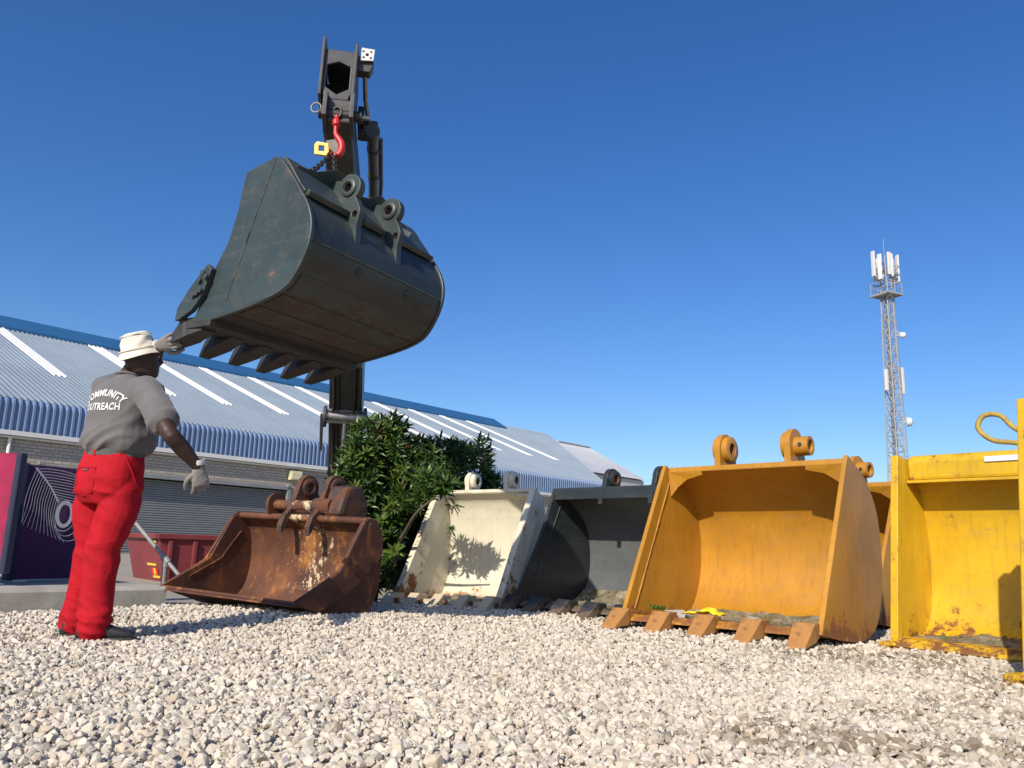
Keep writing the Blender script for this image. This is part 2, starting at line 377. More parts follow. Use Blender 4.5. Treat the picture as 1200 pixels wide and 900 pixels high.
ko = kb.build('kerb', M['concrete'], None, smooth=30); ko.matrix_world = KM; ko['kind'] = 'structure'


# ------------------------------------------------------------------ warehouse with bullnosed metal roof
def metal_sheet(name, col, rough=.38, metal=.35, streak=.2):
    t = NT(name); n = t.noise(.35, 6, .6); s = t.noise(1., 5, .6, t.coord((3.0, .25, .25)))
    c = t.mix(t.ramp(n, [(.3, 0.), (.7, 1.)]), tuple(x * .9 for x in col), tuple(min(1, x * 1.08) for x in col))
    c = t.mix(t.math('MULTIPLY', t.ramp(s, [(.45, 0.), (.7, 1.)]), streak), c, tuple(x * .78 for x in col))
    return t.set(c, rough, metal)
M['roof'] = metal_sheet('roof_sheet_metal', (.235, .29, .345), .5, .1, .45)
M['bull'] = metal_sheet('bullnose_sheet_metal', (.15, .22, .36), .5, .0, .1)
M['ridge'] = metal_sheet('blue_ridge_paint', (.028, .115, .25), .4, .0, .1)
M['skylight'] = plain('skylight_fibreglass', (.66, .67, .66), .35, 0, .04, 3, 0)
M['gutter'] = plain('gutter_white', (.68, .67, .64), .5, 0, .08, 2, 0)
M['shutter'] = plain('roller_shutter_grey', (.20, .21, .215), .5, .0, .08, 2, 0)
M['frame'] = plain('door_frame_grey', (.22, .23, .23), .6, 0, .1, 3, 0)
tb = NT('grey_face_brick')
bt = tb.node('TexBrick'); bt.inputs['Scale'].default_value = 1; bt.inputs['Brick Width'].default_value = .24; bt.inputs['Row Height'].default_value = .095; bt.inputs['Mortar Size'].default_value = .012
bt.inputs['Color1'].default_value = (.46, .40, .32, 1); bt.inputs['Color2'].default_value = (.36, .31, .25, 1); bt.inputs['Mortar'].default_value = (.17, .155, .14, 1); bt.inputs['Bias'].default_value = 0
mpb = tb.node('Mapping'); mpb.inputs['Rotation'].default_value = (R(90), 0, 0); 
sx = tb.sep(tb.coord()); cb_ = tb.node('CombineXYZ'); tb.l(sx[0], cb_.inputs[0]); tb.l(sx[2], cb_.inputs[1]); tb.l(cb_.outputs[0], bt.inputs['Vector'])
cb = tb.mix(tb.math('MULTIPLY', tb.noise(7, 6, .7), .35), bt.outputs[0], (.47, .43, .37)); tb.bump(tb.math('SUBTRACT', tb.noise(25, 5), bt.outputs['Fac']), .5, .02); M['brick'] = tb.set(cb, .9)

BT = R(40.83); BD = Vector((math.sin(BT), math.cos(BT), 0)); BN = Vector((-math.cos(BT), math.sin(BT), 0)); BP = Vector((-9.961, 27, 0))
BM = Matrix((BD, BN, Vector((0, 0, 1)))).transposed().to_4x4(); BM.translation = BP     # local x along the wall, y into the building
wh = empty('warehouse', mat=BM); tag(wh, 'long brick warehouse with silver-blue corrugated roof and white skylight strips', 'warehouse')
T0, T1 = -16, 23.5; ZG, ZB, WR, ZR = 3.2, 4.26, 12.87, 9.12
door = (-5.2, 2.95, 2.30)
b = MB()
for x0, x1, z0, z1 in ((T0, door[0], -.5, ZG), (door[1], T1, -.5, ZG), (door[0], door[1], door[2], ZG)):
    b.box(((x0 + x1) / 2, .15, (z0 + z1) / 2), (x1 - x0, .3, z1 - z0))
b.build('wall', M['brick'], wh)
b = MB(); b.box((T1 - .15, WR, 2), (.3, 2 * WR - .8, 4.4)); b.box((T0 + .15, WR, 2), (.3, 2 * WR - .8, 4.4)); b.box(((T0 + T1) / 2, 2 * WR - .15, 2), (T1 - T0 - .7, .3, 4.4))
b.plate([(.5, 4.2), (2 * WR - .5, 4.2), (WR, ZR - .15)], T0, T0 + .3)
b.add([(T1, .5, 4.2), (T1 + 10.4, WR, 4.2), (T1, 2 * WR - .5, 4.2), (T1 + 10.4, WR, ZR - .1)], [(0, 1, 3), (1, 2, 3)])
b.build('rear_wall', M['brick'], wh)
# roller shutter: one curtain of corrugated slats
b = MB(); n = int((door[2] + .5) / .075); prof = []
for i in range(n):
    z = -.5 + i * .075
    prof += [(.20, z), (.165, z + .02), (.165, z + .055), (.20, z + .074)]
b.rings([[Vector((x, p[0], p[1])) for p in prof] for x in (door[0], door[1])], cap=False, closed=False)
sd = b.build('roller_door', M['shutter'], wh); sd['label'] = 'dark grey roller shutter door'
b = MB(); b.box((door[0] - .06, .02, 1), (.12, .3, 3)); b.box((door[1] + .06, .02, 1), (.12, .3, 3)); b.box(((door[0] + door[1]) / 2, .02, door[2] + .06), (door[1] - door[0] + .24, .3, .12)); b.build('door_frame', M['frame'], sd)
# corrugated sheets: wave swept along the roof profile
pitch = .178; slope = (ZR - ZB) / WR
def roof_prof(front=True):
    pr = [(-.02, ZG + .02), (-.02, ZG + .35), (-.02, ZB - .24)]
    a1 = math.atan(slope); r = .18
    for k in range(1, 7):
        a = (math.pi / 2 - a1) * k / 6
        pr.append((-.02 + r * (1 - math.cos(a)), ZB - .24 + r * math.sin(a)))
    return pr
RP = roof_prof(); e0 = RP[-1]
def wave(ph): return (.024 if ph % 4 in (1, 2) else 0.)
def corr(prof, x0, x1, amp=1., lift=0., skew=None):
    mb = MB(); n = int((x1 - x0) / pitch) * 4
    nr = []
    for i, p in enumerate(prof):
        q0 = prof[max(i - 1, 0)]; q1 = prof[min(i + 1, len(prof) - 1)]
        d = Vector((q1[0] - q0[0], q1[1] - q0[1])).normalized(); nr.append(Vector((-d.y, d.x)))
    rings = []
    for k in range(n + 1):
        x = x0 + (k // 4) * pitch + (0, .020, .074, .094)[k % 4]
        h = wave(k) * amp * 2.1 + lift
        pf = prof
        if skew and x > T1:
            s_ = min(.999, (x - T1) / skew); a_, c_ = prof[0], prof[-1]; pf = [(a_[0] + (c_[0] - a_[0]) * q, a_[1] + (c_[1] - a_[1]) * q) for q in (s_, (1 + s_) / 2, 1)]
        rings.append([Vector((x, p[0] + nv.x * h, p[1] + nv.y * h)) for p, nv in zip(pf, nr)])
    mb.rings(rings, cap=False, closed=False); return mb
corr(RP, T0, T1).build('bullnose', M['bull'], wh)
rs0 = (e0[0] - .03, e0[1] + .012 - .03 * slope)
roof_line = [rs0, (e0[0] + (WR - e0[0]) * .5, e0[1] + .012 + (ZR - e0[1]) * .5), (WR, ZR)]
corr(roof_line, T0, T1 + 10.8, skew=11).build('roof', M['roof'], wh)
b = MB(); b.add([(T0, WR, ZR), (T1 + 10.8, WR, ZR), (T1, 2 * WR + .3, ZB - .1), (T0, 2 * WR + .3, ZB - .1)], [(0, 1, 2, 3)]); b.build('rear_roof', M['roof'], wh)
for tc_ in (-9.0, -6.2, -3.4, .3, 2.8, 5.5, 8.2, 10.9, 13.6, 16.4, 19.2, 21.9, 24.3):
    tq = T0 + round((tc_ - .45 - T0) / pitch) * pitch
    s0, s1 = 3.9, 12.2
    sl_ = (ZR - e0[1]) / (WR - e0[0]); ln = [(s0, e0[1] + .012 + (s0 - e0[0]) * sl_), (s1, e0[1] + .012 + (s1 - e0[0]) * sl_)]
    corr(ln, tq, tq + pitch * 4, 1., .022).build('skylight', M['skylight'], wh)
b = MB()
for x0 in range(T0, 28, 4):
    x1 = min(x0 + 4, 28)
    b.plate([(WR - 1.5, ZR - 1.5 * .41 + .07), (WR - 1.5, ZR - 1.5 * .41 + .19), (WR - .25, ZR + .28), (WR + .25, ZR + .28), (WR + 1.3, ZR - .3), (WR + 1.3, ZR - .45), (WR, ZR + .09)], x0 + .003, x1 - .003)
b.build('ridge_cap', M['ridge'], wh)
b = MB(); b.plate([(-.24, ZG - .06), (-.24, ZG + .07), (-.20, ZG + .07), (-.19, ZG - .03), (-.02, ZG - .03), (-.02, ZG - .06)], T0, T1); b.box(((T0 + T1) / 2, -.07, ZG - .10), (T1 - T0 - .01, .12, .05)); b.build('gutter', M['gutter'], wh)
b = MB(); b.tube([(-6.15, -.1, ZG - .08), (-6.15, -.1, -.5)], .05, 8); b.build('downpipe', M['gutter'], wh)
# lamp fixed to the wall
M['lampbody'] = plain('lamp_cream', (.62, .56, .36), .5, 0, .08, 5, 0)
wl = MB(); wl.box((0, 0, 0), (.52, .16, .34)); wl.box((0, -.09, -.02), (.44, .04, .26)); wl.box((.0, .09, 0), (.2, .04, .2))
wo_ = wl.build('wall_lamp', M['lampbody'], bevel=.02); wo_.matrix_world = BM @ Matrix.Translation((3.22, -.112, 2.83)); tag(wo_, 'small cream floodlight box fixed on the brick wall beside the roller door', 'lamp')

# pale roofed shed beyond the end of the warehouse
M['shedroof'] = metal_sheet('pale_roof_sheet', (.44, .46, .48), .5, .1)
M['shedwall'] = plain('pale_plaster', (.5, .49, .46), .9, 0, .08, 1, 0)
sh = empty('shed', mat=BM); tag(sh, 'pale grey roofed shed behind the far end of the warehouse', 'shed')
sr, se, zr, ze, st1 = 11.86, 6.6, 8.49, 5.75, 38.7
b = MB(); nn = 60
b.rings([[Vector((a_ + (st1 - a_) * i / nn, s_, z_ + (.04 if i % 2 else 0))) for a_, s_, z_ in ((34.4, sr, zr), (32.1, (sr + se) / 2, (zr + ze) / 2), (29.8, se, ze))] for i in range(nn + 1)], cap=False, closed=False)
b.build('roof', M['shedroof'], sh)
b = MB(); b.add([(34.4, sr, zr), (st1, sr, zr), (st1, 2 * sr - se, ze), (34.4, 2 * sr - se, ze)], [(0, 1, 2, 3)]); b.build('rear_roof', M['shedroof'], sh)
b = MB(); b.plate([(30.1, se + .15), (st1 - .1, se + .15), (st1 - .1, 2 * sr - se - .15), (35.2, 2 * sr - se - .15), (35.2, sr)], -.5, ze - .05, plane='xy'); b.plate([(se + .2, ze - .04), (2 * sr - se - .2, ze - .04), (sr, zr - .08)], st1 - .3, st1 - .12); b.build('wall', M['shedwall'], sh)
b = MB(); b.box(((34.5 + st1) / 2, sr, zr + .06), (st1 - 34.5, .3, .08)); b.build('ridge_cap', M['shedroof'], sh)

# ------------------------------------------------------------------ lattice phone mast
TW = empty('phone_mast', (26.65, 55, -.04)); TW.rotation_euler.z = R(24); tag(TW, 'tall galvanised lattice phone mast with white antenna panels at its top', 'phone mast')
HT = 19.1
def half(z): return .47 - .20 * z / HT
corner = ((-1, -1), (1, -1), (1, 1), (-1, 1))
for sx_, sy_ in corner:
    MB().tube([(sx_ * half(0), sy_ * half(0), 0), (sx_ * half(HT), sy_ * half(HT), HT)], .055, 8).build('leg', M['towersteel'], TW)
b = MB(); nseg = 17
for i in range(nseg):
    z0, z1 = HT * i / nseg, HT * (i + 1) / nseg
    for k in range(4):
        c0, c1 = corner[k], corner[(k + 1) % 4]; h0, h1 = half(z0), half(z1)
        b.tube([(c0[0] * h0, c0[1] * h0, z0), (c1[0] * h1, c1[1] * h1, z1)], .028, 5)
        b.tube([(c1[0] * h0, c1[1] * h0, z0), (c0[0] * h1, c0[1] * h1, z1)], .028, 5)
        b.tube([(c0[0] * h1, c0[1] * h1, z1), (c1[0] * h1, c1[1] * h1, z1)], .022, 5)
b.build('lattice_bracing', M['towersteel'], TW)['kind'] = 'stuff'
b = MB()
for k in range(3): b.tube([(-.2 + .16 * k, .1, 0), (-.12 + .1 * k, .06, HT + .5)], .045, 6)
b.tube([(half(0) + .35, -half(0), 0), (half(HT) + .12, -half(HT), HT)], .03, 5); b.tube([(half(0) + .35, half(0), 0), (half(HT) + .12, half(HT), HT)], .03, 5)
for i in range(46):
    z = .4 + i * .4; f = z / HT; b.tube([(half(z) + .35 - .23 * f, -half(z), z), (half(z) + .35 - .23 * f, half(z), z)], .015, 4)
b.build('cable_ladder', M['antennadark'], TW)['kind'] = 'stuff'
PH = .72
# platform with rail
b = MB()
for s in (-1, 1):
    b.box((0, s * PH, HT + .05), (2 * PH + .1, .1, .12)); b.box((s * PH, 0, HT + .05), (.1, 2 * PH, .12))
    b.box((s * .4, 0, HT + .02), (.1, 2 * PH - .05, .1))
for i in range(9): b.box((-.6 + i * .15, 0, HT + .11), (.09, 2 * PH - .1, .03))
for s in (-1, 1):
    for z in (.5, .95):
        b.tube([(-PH, s * PH, HT + z), (PH, s * PH, HT + z)], .03, 6); b.tube([(s * PH, -PH, HT + z), (s * PH, PH, HT + z)], .03, 6)
    for q in (-PH, 0, PH):
        b.tube([(q, s * PH, HT + .1), (q, s * PH, HT + .97)], .03, 6)
b.build('platform', M['towersteel'], TW)
b = MB()
for s in (-.28, .28):
    for q in (-.28, .28): b.tube([(s, q, HT), (s * .6, q * .6, HT + 3.0)], .05, 6)
for z in (1.0, 1.7, 2.3): 
    for a in range(3):
        an = R(90 + 120 * a); b.tube([(0, 0, HT + z), (1.05 * math.cos(an), 1.05 * math.sin(an), HT + z)], .04, 5)
b.tube([(0, 0, HT + 2.8), (0, 0, HT + 4.4)], .02, 5)
b.build('top_frame', M['towersteel'], TW)
for k, (an, rr_, z0, hgt) in enumerate(((175, 1.05, 1.35, 1.9), (195, .75, 1.1, 1.9), (262, .45, 1.5, 1.7), (300, .5, 1.4, 1.7), (345, 1.0, 1.15, 2.05), (5, .85, 1.2, 1.8), (80, .7, 1.3, 1.8), (110, .8, 1.3, 1.8))):
    a = R(an); c = Vector((rr_ * math.cos(a), rr_ * math.sin(a), HT + z0 + hgt / 2))
    Mx = Matrix.Rotation(a, 3, 'Z')
    p = MB().box(c, (.13, .30, hgt), Mx).build('antenna_panel', M['antenna'], TW, bevel=.03)
    MB().box(c - Vector((math.cos(a), math.sin(a), 0)) * .16 + Vector((0, 0, -.55)), (.16, .28, .5), Mx).build('radio_unit', M['antenna'] if k % 2 else M['antennadark'], p)
for x, y, z, hgt in ((-.75, -.2, 12.1, 1.5), (.75, -.25, 12.0, 1.9), (.72, .5, 12.5, 1.7)):
    p = MB().box((x, y, z + hgt / 2), (.22, .2, hgt)).build('antenna_panel', M['antenna'], TW, bevel=.03)
    MB().tube([(x * .62, y, z + .4), (x, y, z + .4)], .03, 5).build('bracket', M['antennadark'], p)
for x, z, r in ((.72, 10.0, .32), (.8, 7.2, .22), (.62, 16.2, .22)):
    MB().revolve([(.01, 0), (r, .02), (r, .2), (r * .8, .34), (.01, .4)], (x, -.4, z), (.6, -.7, 0), 16).tube([(x, -.4, z), (.33, -.3, z)], .04, 6).tube([(x, -.4, z + .1), (.33, -.3, z + .35)], .03, 6).build('dish', M['antenna'], TW, smooth=40)

# ------------------------------------------------------------------ buckets
def frame(pos, yaw, pit=0, rol=0):
    """yaw 0 faces -Y (mouth), positive turns the mouth to -X; local mouth = -Y"""
    yaw, pit, rol = R(yaw), R(pit), R(rol)
    mth = Vector((-math.sin(yaw), -math.cos(yaw), 0)); wd = Vector((math.cos(yaw), -math.sin(yaw), 0)); z = Vector((0, 0, 1))
    w2 = wd * math.cos(rol) - z * math.sin(rol); z2 = z * math.cos(rol) + wd * math.sin(rol)
    m2 = mth * math.cos(pit) + z2 * math.sin(pit); z3 = z2 * math.cos(pit) - mth * math.sin(pit)
    mm = Matrix((w2, -m2, z3)).transposed().to_4x4(); mm.translation = pos; return mm
def offs(path, d):
    out = []
    for i, p in enumerate(path):
        q0 = path[max(i - 1, 0)]; q1 = path[min(i + 1, len(path) - 1)]
        t = (Vector(q1) - Vector(q0)).normalized(); out.append(Vector((p[0] - t.y * d, p[1] + t.x * d)))
    return out
def shell(mat, root, prof, W, t=.022, name='shell'):
    inn = offs(prof, t); loop = [Vector(p) for p in prof] + list(reversed(inn))
    mb = MB(); mb.rings([[Vector((x, p[0], p[1])) for p in loop] for x in (-W / 2, W / 2)])
    return mb.build(name, mat, root, smooth=35)
def side_plates(mat, root, prof, front, W, t=.035, out=.012):
    """front: points of the front edge from the top down to the cutting edge"""
    po = offs(prof, -out); poly = [(p.x, p.y) for p in po] + list(front)
    res = []
    for s in (-1, 1):
        x0 = s * W / 2; mb = MB(); mb.plate(poly, min(x0, x0 + s * t), max(x0, x0 + s * t)); res.append(mb.build('side_plate', mat, root, bevel=.005))
    return res
def strip_along(mat, root, front, W, t, width, proud, name='side_cutter'):
    """lap plate following the front edge of a side plate, proud of it on both faces and in front"""
    inner = offs([Vector(p) for p in front], -width) if False else None
    res = []
    F_ = [Vector(p) for p in front]
    o1 = offs(F_, .012); o2 = offs(F_, -width)
    # choose orientation so that o2 lies behind (larger y)
    if sum(p.x for p in o2) < sum(p.x for p in o1): o1, o2 = offs(F_, -.012), offs(F_, width)
    poly = [(p.x, p.y) for p in o1] + [(p.x, p.y) for p in reversed(o2)]
    for s in (-1, 1):
        x0 = s * (W / 2 - proud); x1 = s * (W / 2 + t + proud)
        mb = MB(); mb.plate(poly, min(x0, x1), max(x0, x1)); res.append(mb.build(name, mat, root, bevel=.004))
    return res
def tooth_mesh(L=.24, w=.13, h=.11, tipw=.8, drop=.05):
    mb = MB(); sec = [(.12, h * .42, -h * .38, w * .8), (0, h * .5, -h * .5, w), (-.02, h * .62, -h * .55, w * 1.08), (-L * .6, h * .12 - drop * .4, -h * .42 - drop * .4, w * .98), (-L, -h * .12 - drop, -h * .26 - drop, w * tipw)]
    mb.rings([[Vector((-ww / 2, y, a)), Vector((ww / 2, y, a)), Vector((ww / 2, y, b_)), Vector((-ww / 2, y, b_))] for y, a, b_, ww in sec]); return mb
def teeth(mat, root, n, W, y, z, rotx=0, mb=None, inset=.06, pins=None):
    first = None
    for i in range(n):
        x = -W / 2 + inset + (W - 2 * inset) * i / (n - 1)
        if first is None: o = (mb or tooth_mesh()).build('tooth', mat, root, bevel=.006); first = o
        else: o = first.copy(); COL.objects.link(o); o.parent = root
        o.location = (x, y, z); o.rotation_euler = (rotx + rnd.uniform(-.05, .05), 0, rnd.uniform(-.05, .05))
        if pins:
            p = MB().revolve([(.005, -.078), (.022, -.078), (.022, .078), (.005, .078)], (0, -.03, 0), (1, 0, 0), 12).build('pin', pins, o, smooth=40)
def lip(mat, root, W, y0=-.10, y1=.14, z=0, t=.045, name='cutting_edge'):
    mb = MB(); mb.plate([(y0, z - t * .5), (y0 + .01, z - t * .1), (y0 + .06, z + t * .5), (y1, z + t * .5), (y1, z - t * .5)], -W / 2, W / 2); return mb.build(name, mat, root, bevel=.004)
def arc(cy, cz, r, a0, a1, n=12): return [(cy + r * math.cos(R(a0 + (a1 - a0) * k / n)), cz + r * math.sin(R(a0 + (a1 - a0) * k / n))) for k in range(n + 1)]
def ear(mat, root, x, poly, pin, hole_r, boss_r, boss=(0, .05), t=.05, extra_holes=(), bore=None):
    mb = MB(); holes = [circle(pin[0], pin[1], hole_r, 20)] + [circle(a, b_, r, 14) for a, b_, r in extra_holes]
    mb.plate(poly, x - t / 2, x + t / 2, holes); e = mb.build('ear', mat, root, bevel=.005)
    for s, d in ((-1, boss[0]), (1, boss[1])):
        if d > 0:
            x0 = x + s * (t / 2 - .002); x1 = x + s * (t / 2 + d)
            a, b_ = min(x0, x1), max(x0, x1)
            MB().revolve([(hole_r + .001, a), (boss_r, a), (boss_r, b_ - .006 if s > 0 else b_), (boss_r - .008, b_), (hole_r + .001, b_)], (0, pin[0], pin[1]), (1, 0, 0), 24, True).build('boss', mat, e, smooth=40)
    MB().revolve([(hole_r - .006, x - t / 2 - max(boss[0] - .004, 0) + .003), (hole_r + .002, x - t / 2 - max(boss[0] - .004, 0) + .003), (hole_r + .002, x + t / 2 + max(boss[1] - .004, 0) - .003), (hole_r - .006, x + t / 2 + max(boss[1] - .004, 0) - .003)], (0, pin[0], pin[1]), (1, 0, 0), 24, True).build('bushing', bore or M['borerust'], e, smooth=40)
    return e
def bead(mat, root, pts, r=.006, name='weld_seam'):
    pp = []
    pts = [Vector(p) for p in pts]
    for i in range(len(pts) - 1):
        k = max(2, int((pts[i + 1] - pts[i]).length / .03))
        for j in range(k): pp.append(pts[i].lerp(pts[i + 1], j / k))
    pp.append(pts[-1])
    return MB().tube([p + Vector((rnd.uniform(-1, 1), rnd.uniform(-1, 1), rnd.uniform(-1, 1))) * r * .2 for p in pp], [r * rnd.uniform(.8, 1.2) for _ in pp], 6).build(name, mat, root, smooth=60)

# --- orange bucket (and its twin behind)
def orange_bucket(mm):
    W = 1.46; root = empty('excavator_bucket', mat=mm)
    prof = catmull([(-.02, -.01), (.35, -.035), (.72, -.03), (.99, .075), (1.13, .33), (1.15, .62), (1.07, .90), (.86, 1.10), (.575, 1.20)], 5)
    shell(M['orange'], root, prof, W, .022)
    front = [(.52, 1.235), (.50, 1.20), (0, .05), (-.03, -.02)]
    side_plates(M['orange'], root, prof, front, W, .034)
    for s in (-1, 1):
        bead(M['orange'], root, [(s * (W / 2 - .004), .115 + .455 * k, .05 + 1.05 * k) for k in (0, .33, .66, 1)], .006)
        x0, x1 = s * (W / 2 - .002), s * (W / 2 - .30)
        gv = [Vector((x1, .56, 1.185)), Vector((x0, .545, 1.185)), Vector((x0, .60, .98)), Vector((s * (W / 2 - .07), .595, 1.06)), Vector((s * (W / 2 - .16), .585, 1.12)), Vector((x1, .575, 1.15))]
        MB().add(gv + [v + Vector((0, .018, .004)) for v in gv], [(0, 1, 2, 3, 4, 5), (11, 10, 9, 8, 7, 6)] + [(k, (k + 1) % 6, 6 + (k + 1) % 6, 6 + k) for k in range(6)]).build('corner_gusset', M['orange'], root, bevel=.003)
    MB().box((0, .585, 1.20), (W, .05, .045)).build('top_lip', M['orange'], root, bevel=.008)
    lip(M['orange'], root, W + .02, -.09, .16, -.01, .05)
    teeth(M['orange_tooth'], root, 5, W + .06, -.10, -.01, R(8), tooth_mesh(.20, .13, .105, .9, .045), .07)
    for fx, sd_ in ((.30, 0), (.70, 1)):
        x = -W / 2 + W * fx; pin = (.693, 1.37)
        poly = [(.58, 1.20), (.565, 1.37)] + arc(pin[0], pin[1], .128, 180, 0, 14) + [(.86, 1.27), (1.11, .93), (1.05, .97), (.88, 1.105), (.70, 1.17)]
        ear(M['orange'], root, x, poly, pin, .052, .105, (.03, .05) if sd_ == 0 else (.04, .0), .05)
        if sd_:
            c = MB().revolve([(.05, .022), (.075, .022), (.075, .135), (.05, .135)], (x, pin[0], pin[1] - .01), (1, 0, 0), 22, True).build('pin_collar', M['orange'], root, smooth=40)
            MB().revolve([(.004, 0), (.015, 0), (.015, .006), (.004, .006)], (x + .08, pin[0] - .078, pin[1] - .01), (0, -1, 0), 12).build('bolt_shade_disc', M['darksteel'], c)  # solid dark disc on the collar, its colour standing for a bolt hole's shade
    for s in (1,):
        MB().revolve([(.004, 0), (.022, 0), (.022, .008), (.004, .008)], (.30, 1.075, .205), (0, -1, .25), 14).build('drain_shade_disc', M['darksteel'], root)  # no opening here: dark disc imitates the shade inside a drain hole
    return root
ob = orange_bucket(frame((1.459, 5.781, .124), 42.2, 4.5, -.6)); tag(ob, 'large orange excavator bucket with five wedge teeth in front of the row', 'bucket', 'buckets lined up on the gravel')
ob2 = copy_tree(ob); ob2.matrix_world = frame((2.56, 7.42, .10), 50, 3); tag(ob2, 'orange bucket half hidden between the large orange and the yellow one', 'bucket', 'buckets lined up on the gravel')

# --- charcoal bucket
def dark_bucket(mm):
    W = 1.45; root = empty('excavator_bucket', mat=mm); mt = M['black']
    prof = catmull([(-.02, -.01), (.35, -.03), (.70, -.03), (.95, .05), (1.09, .28), (1.09, .58), (1.0, .84), (.80, 1.02), (.54, 1.13)], 5)
    shell(M['black_worn'], root, prof, W, .022)
    front = [(.46, 1.175), (.44, 1.13), (.36, .86), (.28, .66), (.15, .38), (.02, .10), (-.03, -.02)]
    side_plates(mt, root, prof, front, W, .034)
    MB().plate([(.44, 1.05), (.44, 1.17), (.52, 1.185), (.58, 1.15), (.56, 1.06)], -W / 2 + .002, W / 2 - .002).build('top_beam', mt, root, bevel=.01)
    for s in (-1, 1): bead(mt, root, [(s * (W / 2 - .004), .16 + .40 * k, .05 + .98 * k) for k in (0, .33, .66, 1)], .005)
    lip(mt, root, W + .02, -.09, .18, -.01, .05)
    teeth(mt, root, 5, W + .04, -.10, -.01, R(6), tooth_mesh(.22, .14, .13, .85, .04), .07)
    for fx in (.44, .86):
        x = -W / 2 + W * fx; pin = (.60, 1.27)
        poly = [(.43, 1.0), (.425, 1.10), (.48, 1.20)] + arc(pin[0], pin[1], .105, 175, 0, 14) + [(.72, 1.2), (.92, .92), (.80, 1.02), (.54, 1.13), (.46, 1.04)]
        ear(mt, root, x, poly, pin, .045, .08, (.02, .045), .05)
    return root
db = dark_bucket(frame((.585, 7.11, .105), 46, 3.0, 0) @ Matrix.Scale(.925, 4)); tag(db, 'charcoal black bucket with shaded inside between cream and large orange bucket', 'bucket', 'buckets lined up on the gravel')

# --- cream white bucket
def white_bucket(mm):
    W = 1.06; root = empty('excavator_bucket', mat=mm); mt = M['white']
    prof = catmull([(-.02, -.01), (.28, -.03), (.55, -.02), (.76, .08), (.86, .30), (.86, .58), (.82, .80), (.74, .98), (.62, 1.06)], 5)
    shell(mt, root, prof, W, .02)
    front = [(.58, 1.10), (.56, 1.06), (.0, .05), (-.03, -.02)]
    side_plates(mt, root, prof, front, W, .03)
    strip_along(M['white_flange'], root, [(.57, 1.08), (.0, .04)], W, .03, .19, .016)
    MB().box((0, .625, 1.065), (W, .045, .035)).build('top_lip', M['white_flange'], root, bevel=.006)
    for s in (1,):
        MB().plate([(W / 2 - .2, .605), (W / 2 - .002, .605), (W / 2 - .002, .76)], 1.01, 1.03, plane='xy').build('corner_gusset', mt, root, bevel=.003)
    lip(M['white_tooth'], root, W + .02, -.08, .16, -.01, .045)
    teeth(M['white_tooth'], root, 5, W + .04, -.08, -.005, R(6), tooth_mesh(.24, .095, .115, .6, .05), .03, M['rust'])
    for fx in (.28, .70):
        x = -W / 2 + W * fx; pin = (.71, 1.18)
        poly = [(.62, 1.06), (.615, 1.18)] + arc(pin[0], pin[1], .095, 180, 0, 14) + [(.83, 1.08), (.82, .82), (.74, .98)]
        ear(mt, root, x, poly, pin, .04, .08, (.02, .05), .045)
    return root
wb = white_bucket(frame((-.545, 7.70, .075), 29, 3.4, -1.2) @ Matrix.Scale(1.04, 4)); tag(wb, 'cream white rust-streaked bucket beside the leafy bush', 'bucket', 'buckets lined up on the gravel')

# --- yellow loader buckets
def yellow_bucket(mm):
    W = 1.78; root = empty('loader_bucket', mat=mm); mt = M['yellow']
    prof = catmull([(-.02, -.01), (.22, -.02), (.38, .01), (.50, .11), (.56, .30), (.57, .56), (.54, .82), (.47, 1.0), (.38, 1.12)], 5)
    shell(mt, root, prof, W, .02)
    front = [(.30, 1.235), (.195, 1.235), (.185, 1.20), (.06, .10), (-.02, -.02)]
    side_plates(mt, root, prof, front, W, .028)
    for s in (-1, 1):
        MB().plate([(.15, 1.25), (.21, 1.25), (.065, .0), (.0, .0)], *sorted((s * (W / 2 - .004), s * (W / 2 + .05)))).build('edge_bar', M['yellow_rail'], root, bevel=.006)
        MB().box((s * (W / 2 + .045), -.01, -.045), (.09, .16, .055)).build('corner_shoe', mt, root, bevel=.008)
    MB().plate([(.27, 1.08), (.265, 1.20), (.30, 1.255), (.38, 1.265), (.46, 1.20), (.44, 1.11), (.36, 1.07)], -W / 2 + .006, W / 2 - .006).build('top_rail', M['yellow_rail'], root, bevel=.02)
    MB().box((0, .275, 1.068), (W - .014, .05, .02)).build('rail_flange', mt, root, bevel=.004)
    lip(mt, root, W + .02, -.11, .14, -.01, .05)
    MB().box((0, -.02, -.055), (W * .98, .16, .035)).build('wear_strip', mt, root, bevel=.006)
    return root
yb = yellow_bucket(frame((3.185, 4.88, .075), 52, 0)); tag(yb, 'yellow loader bucket with square top rail at the right, facing left', 'bucket', 'buckets lined up on the gravel')
yb2 = copy_tree(yb); yb2.matrix_world = frame((3.08, 3.24, .09), 60, 0) @ Matrix.Scale(1.10, 4); tag(yb2, 'nearest yellow loader bucket, its edge just inside the right border', 'bucket', 'buckets lined up on the gravel')

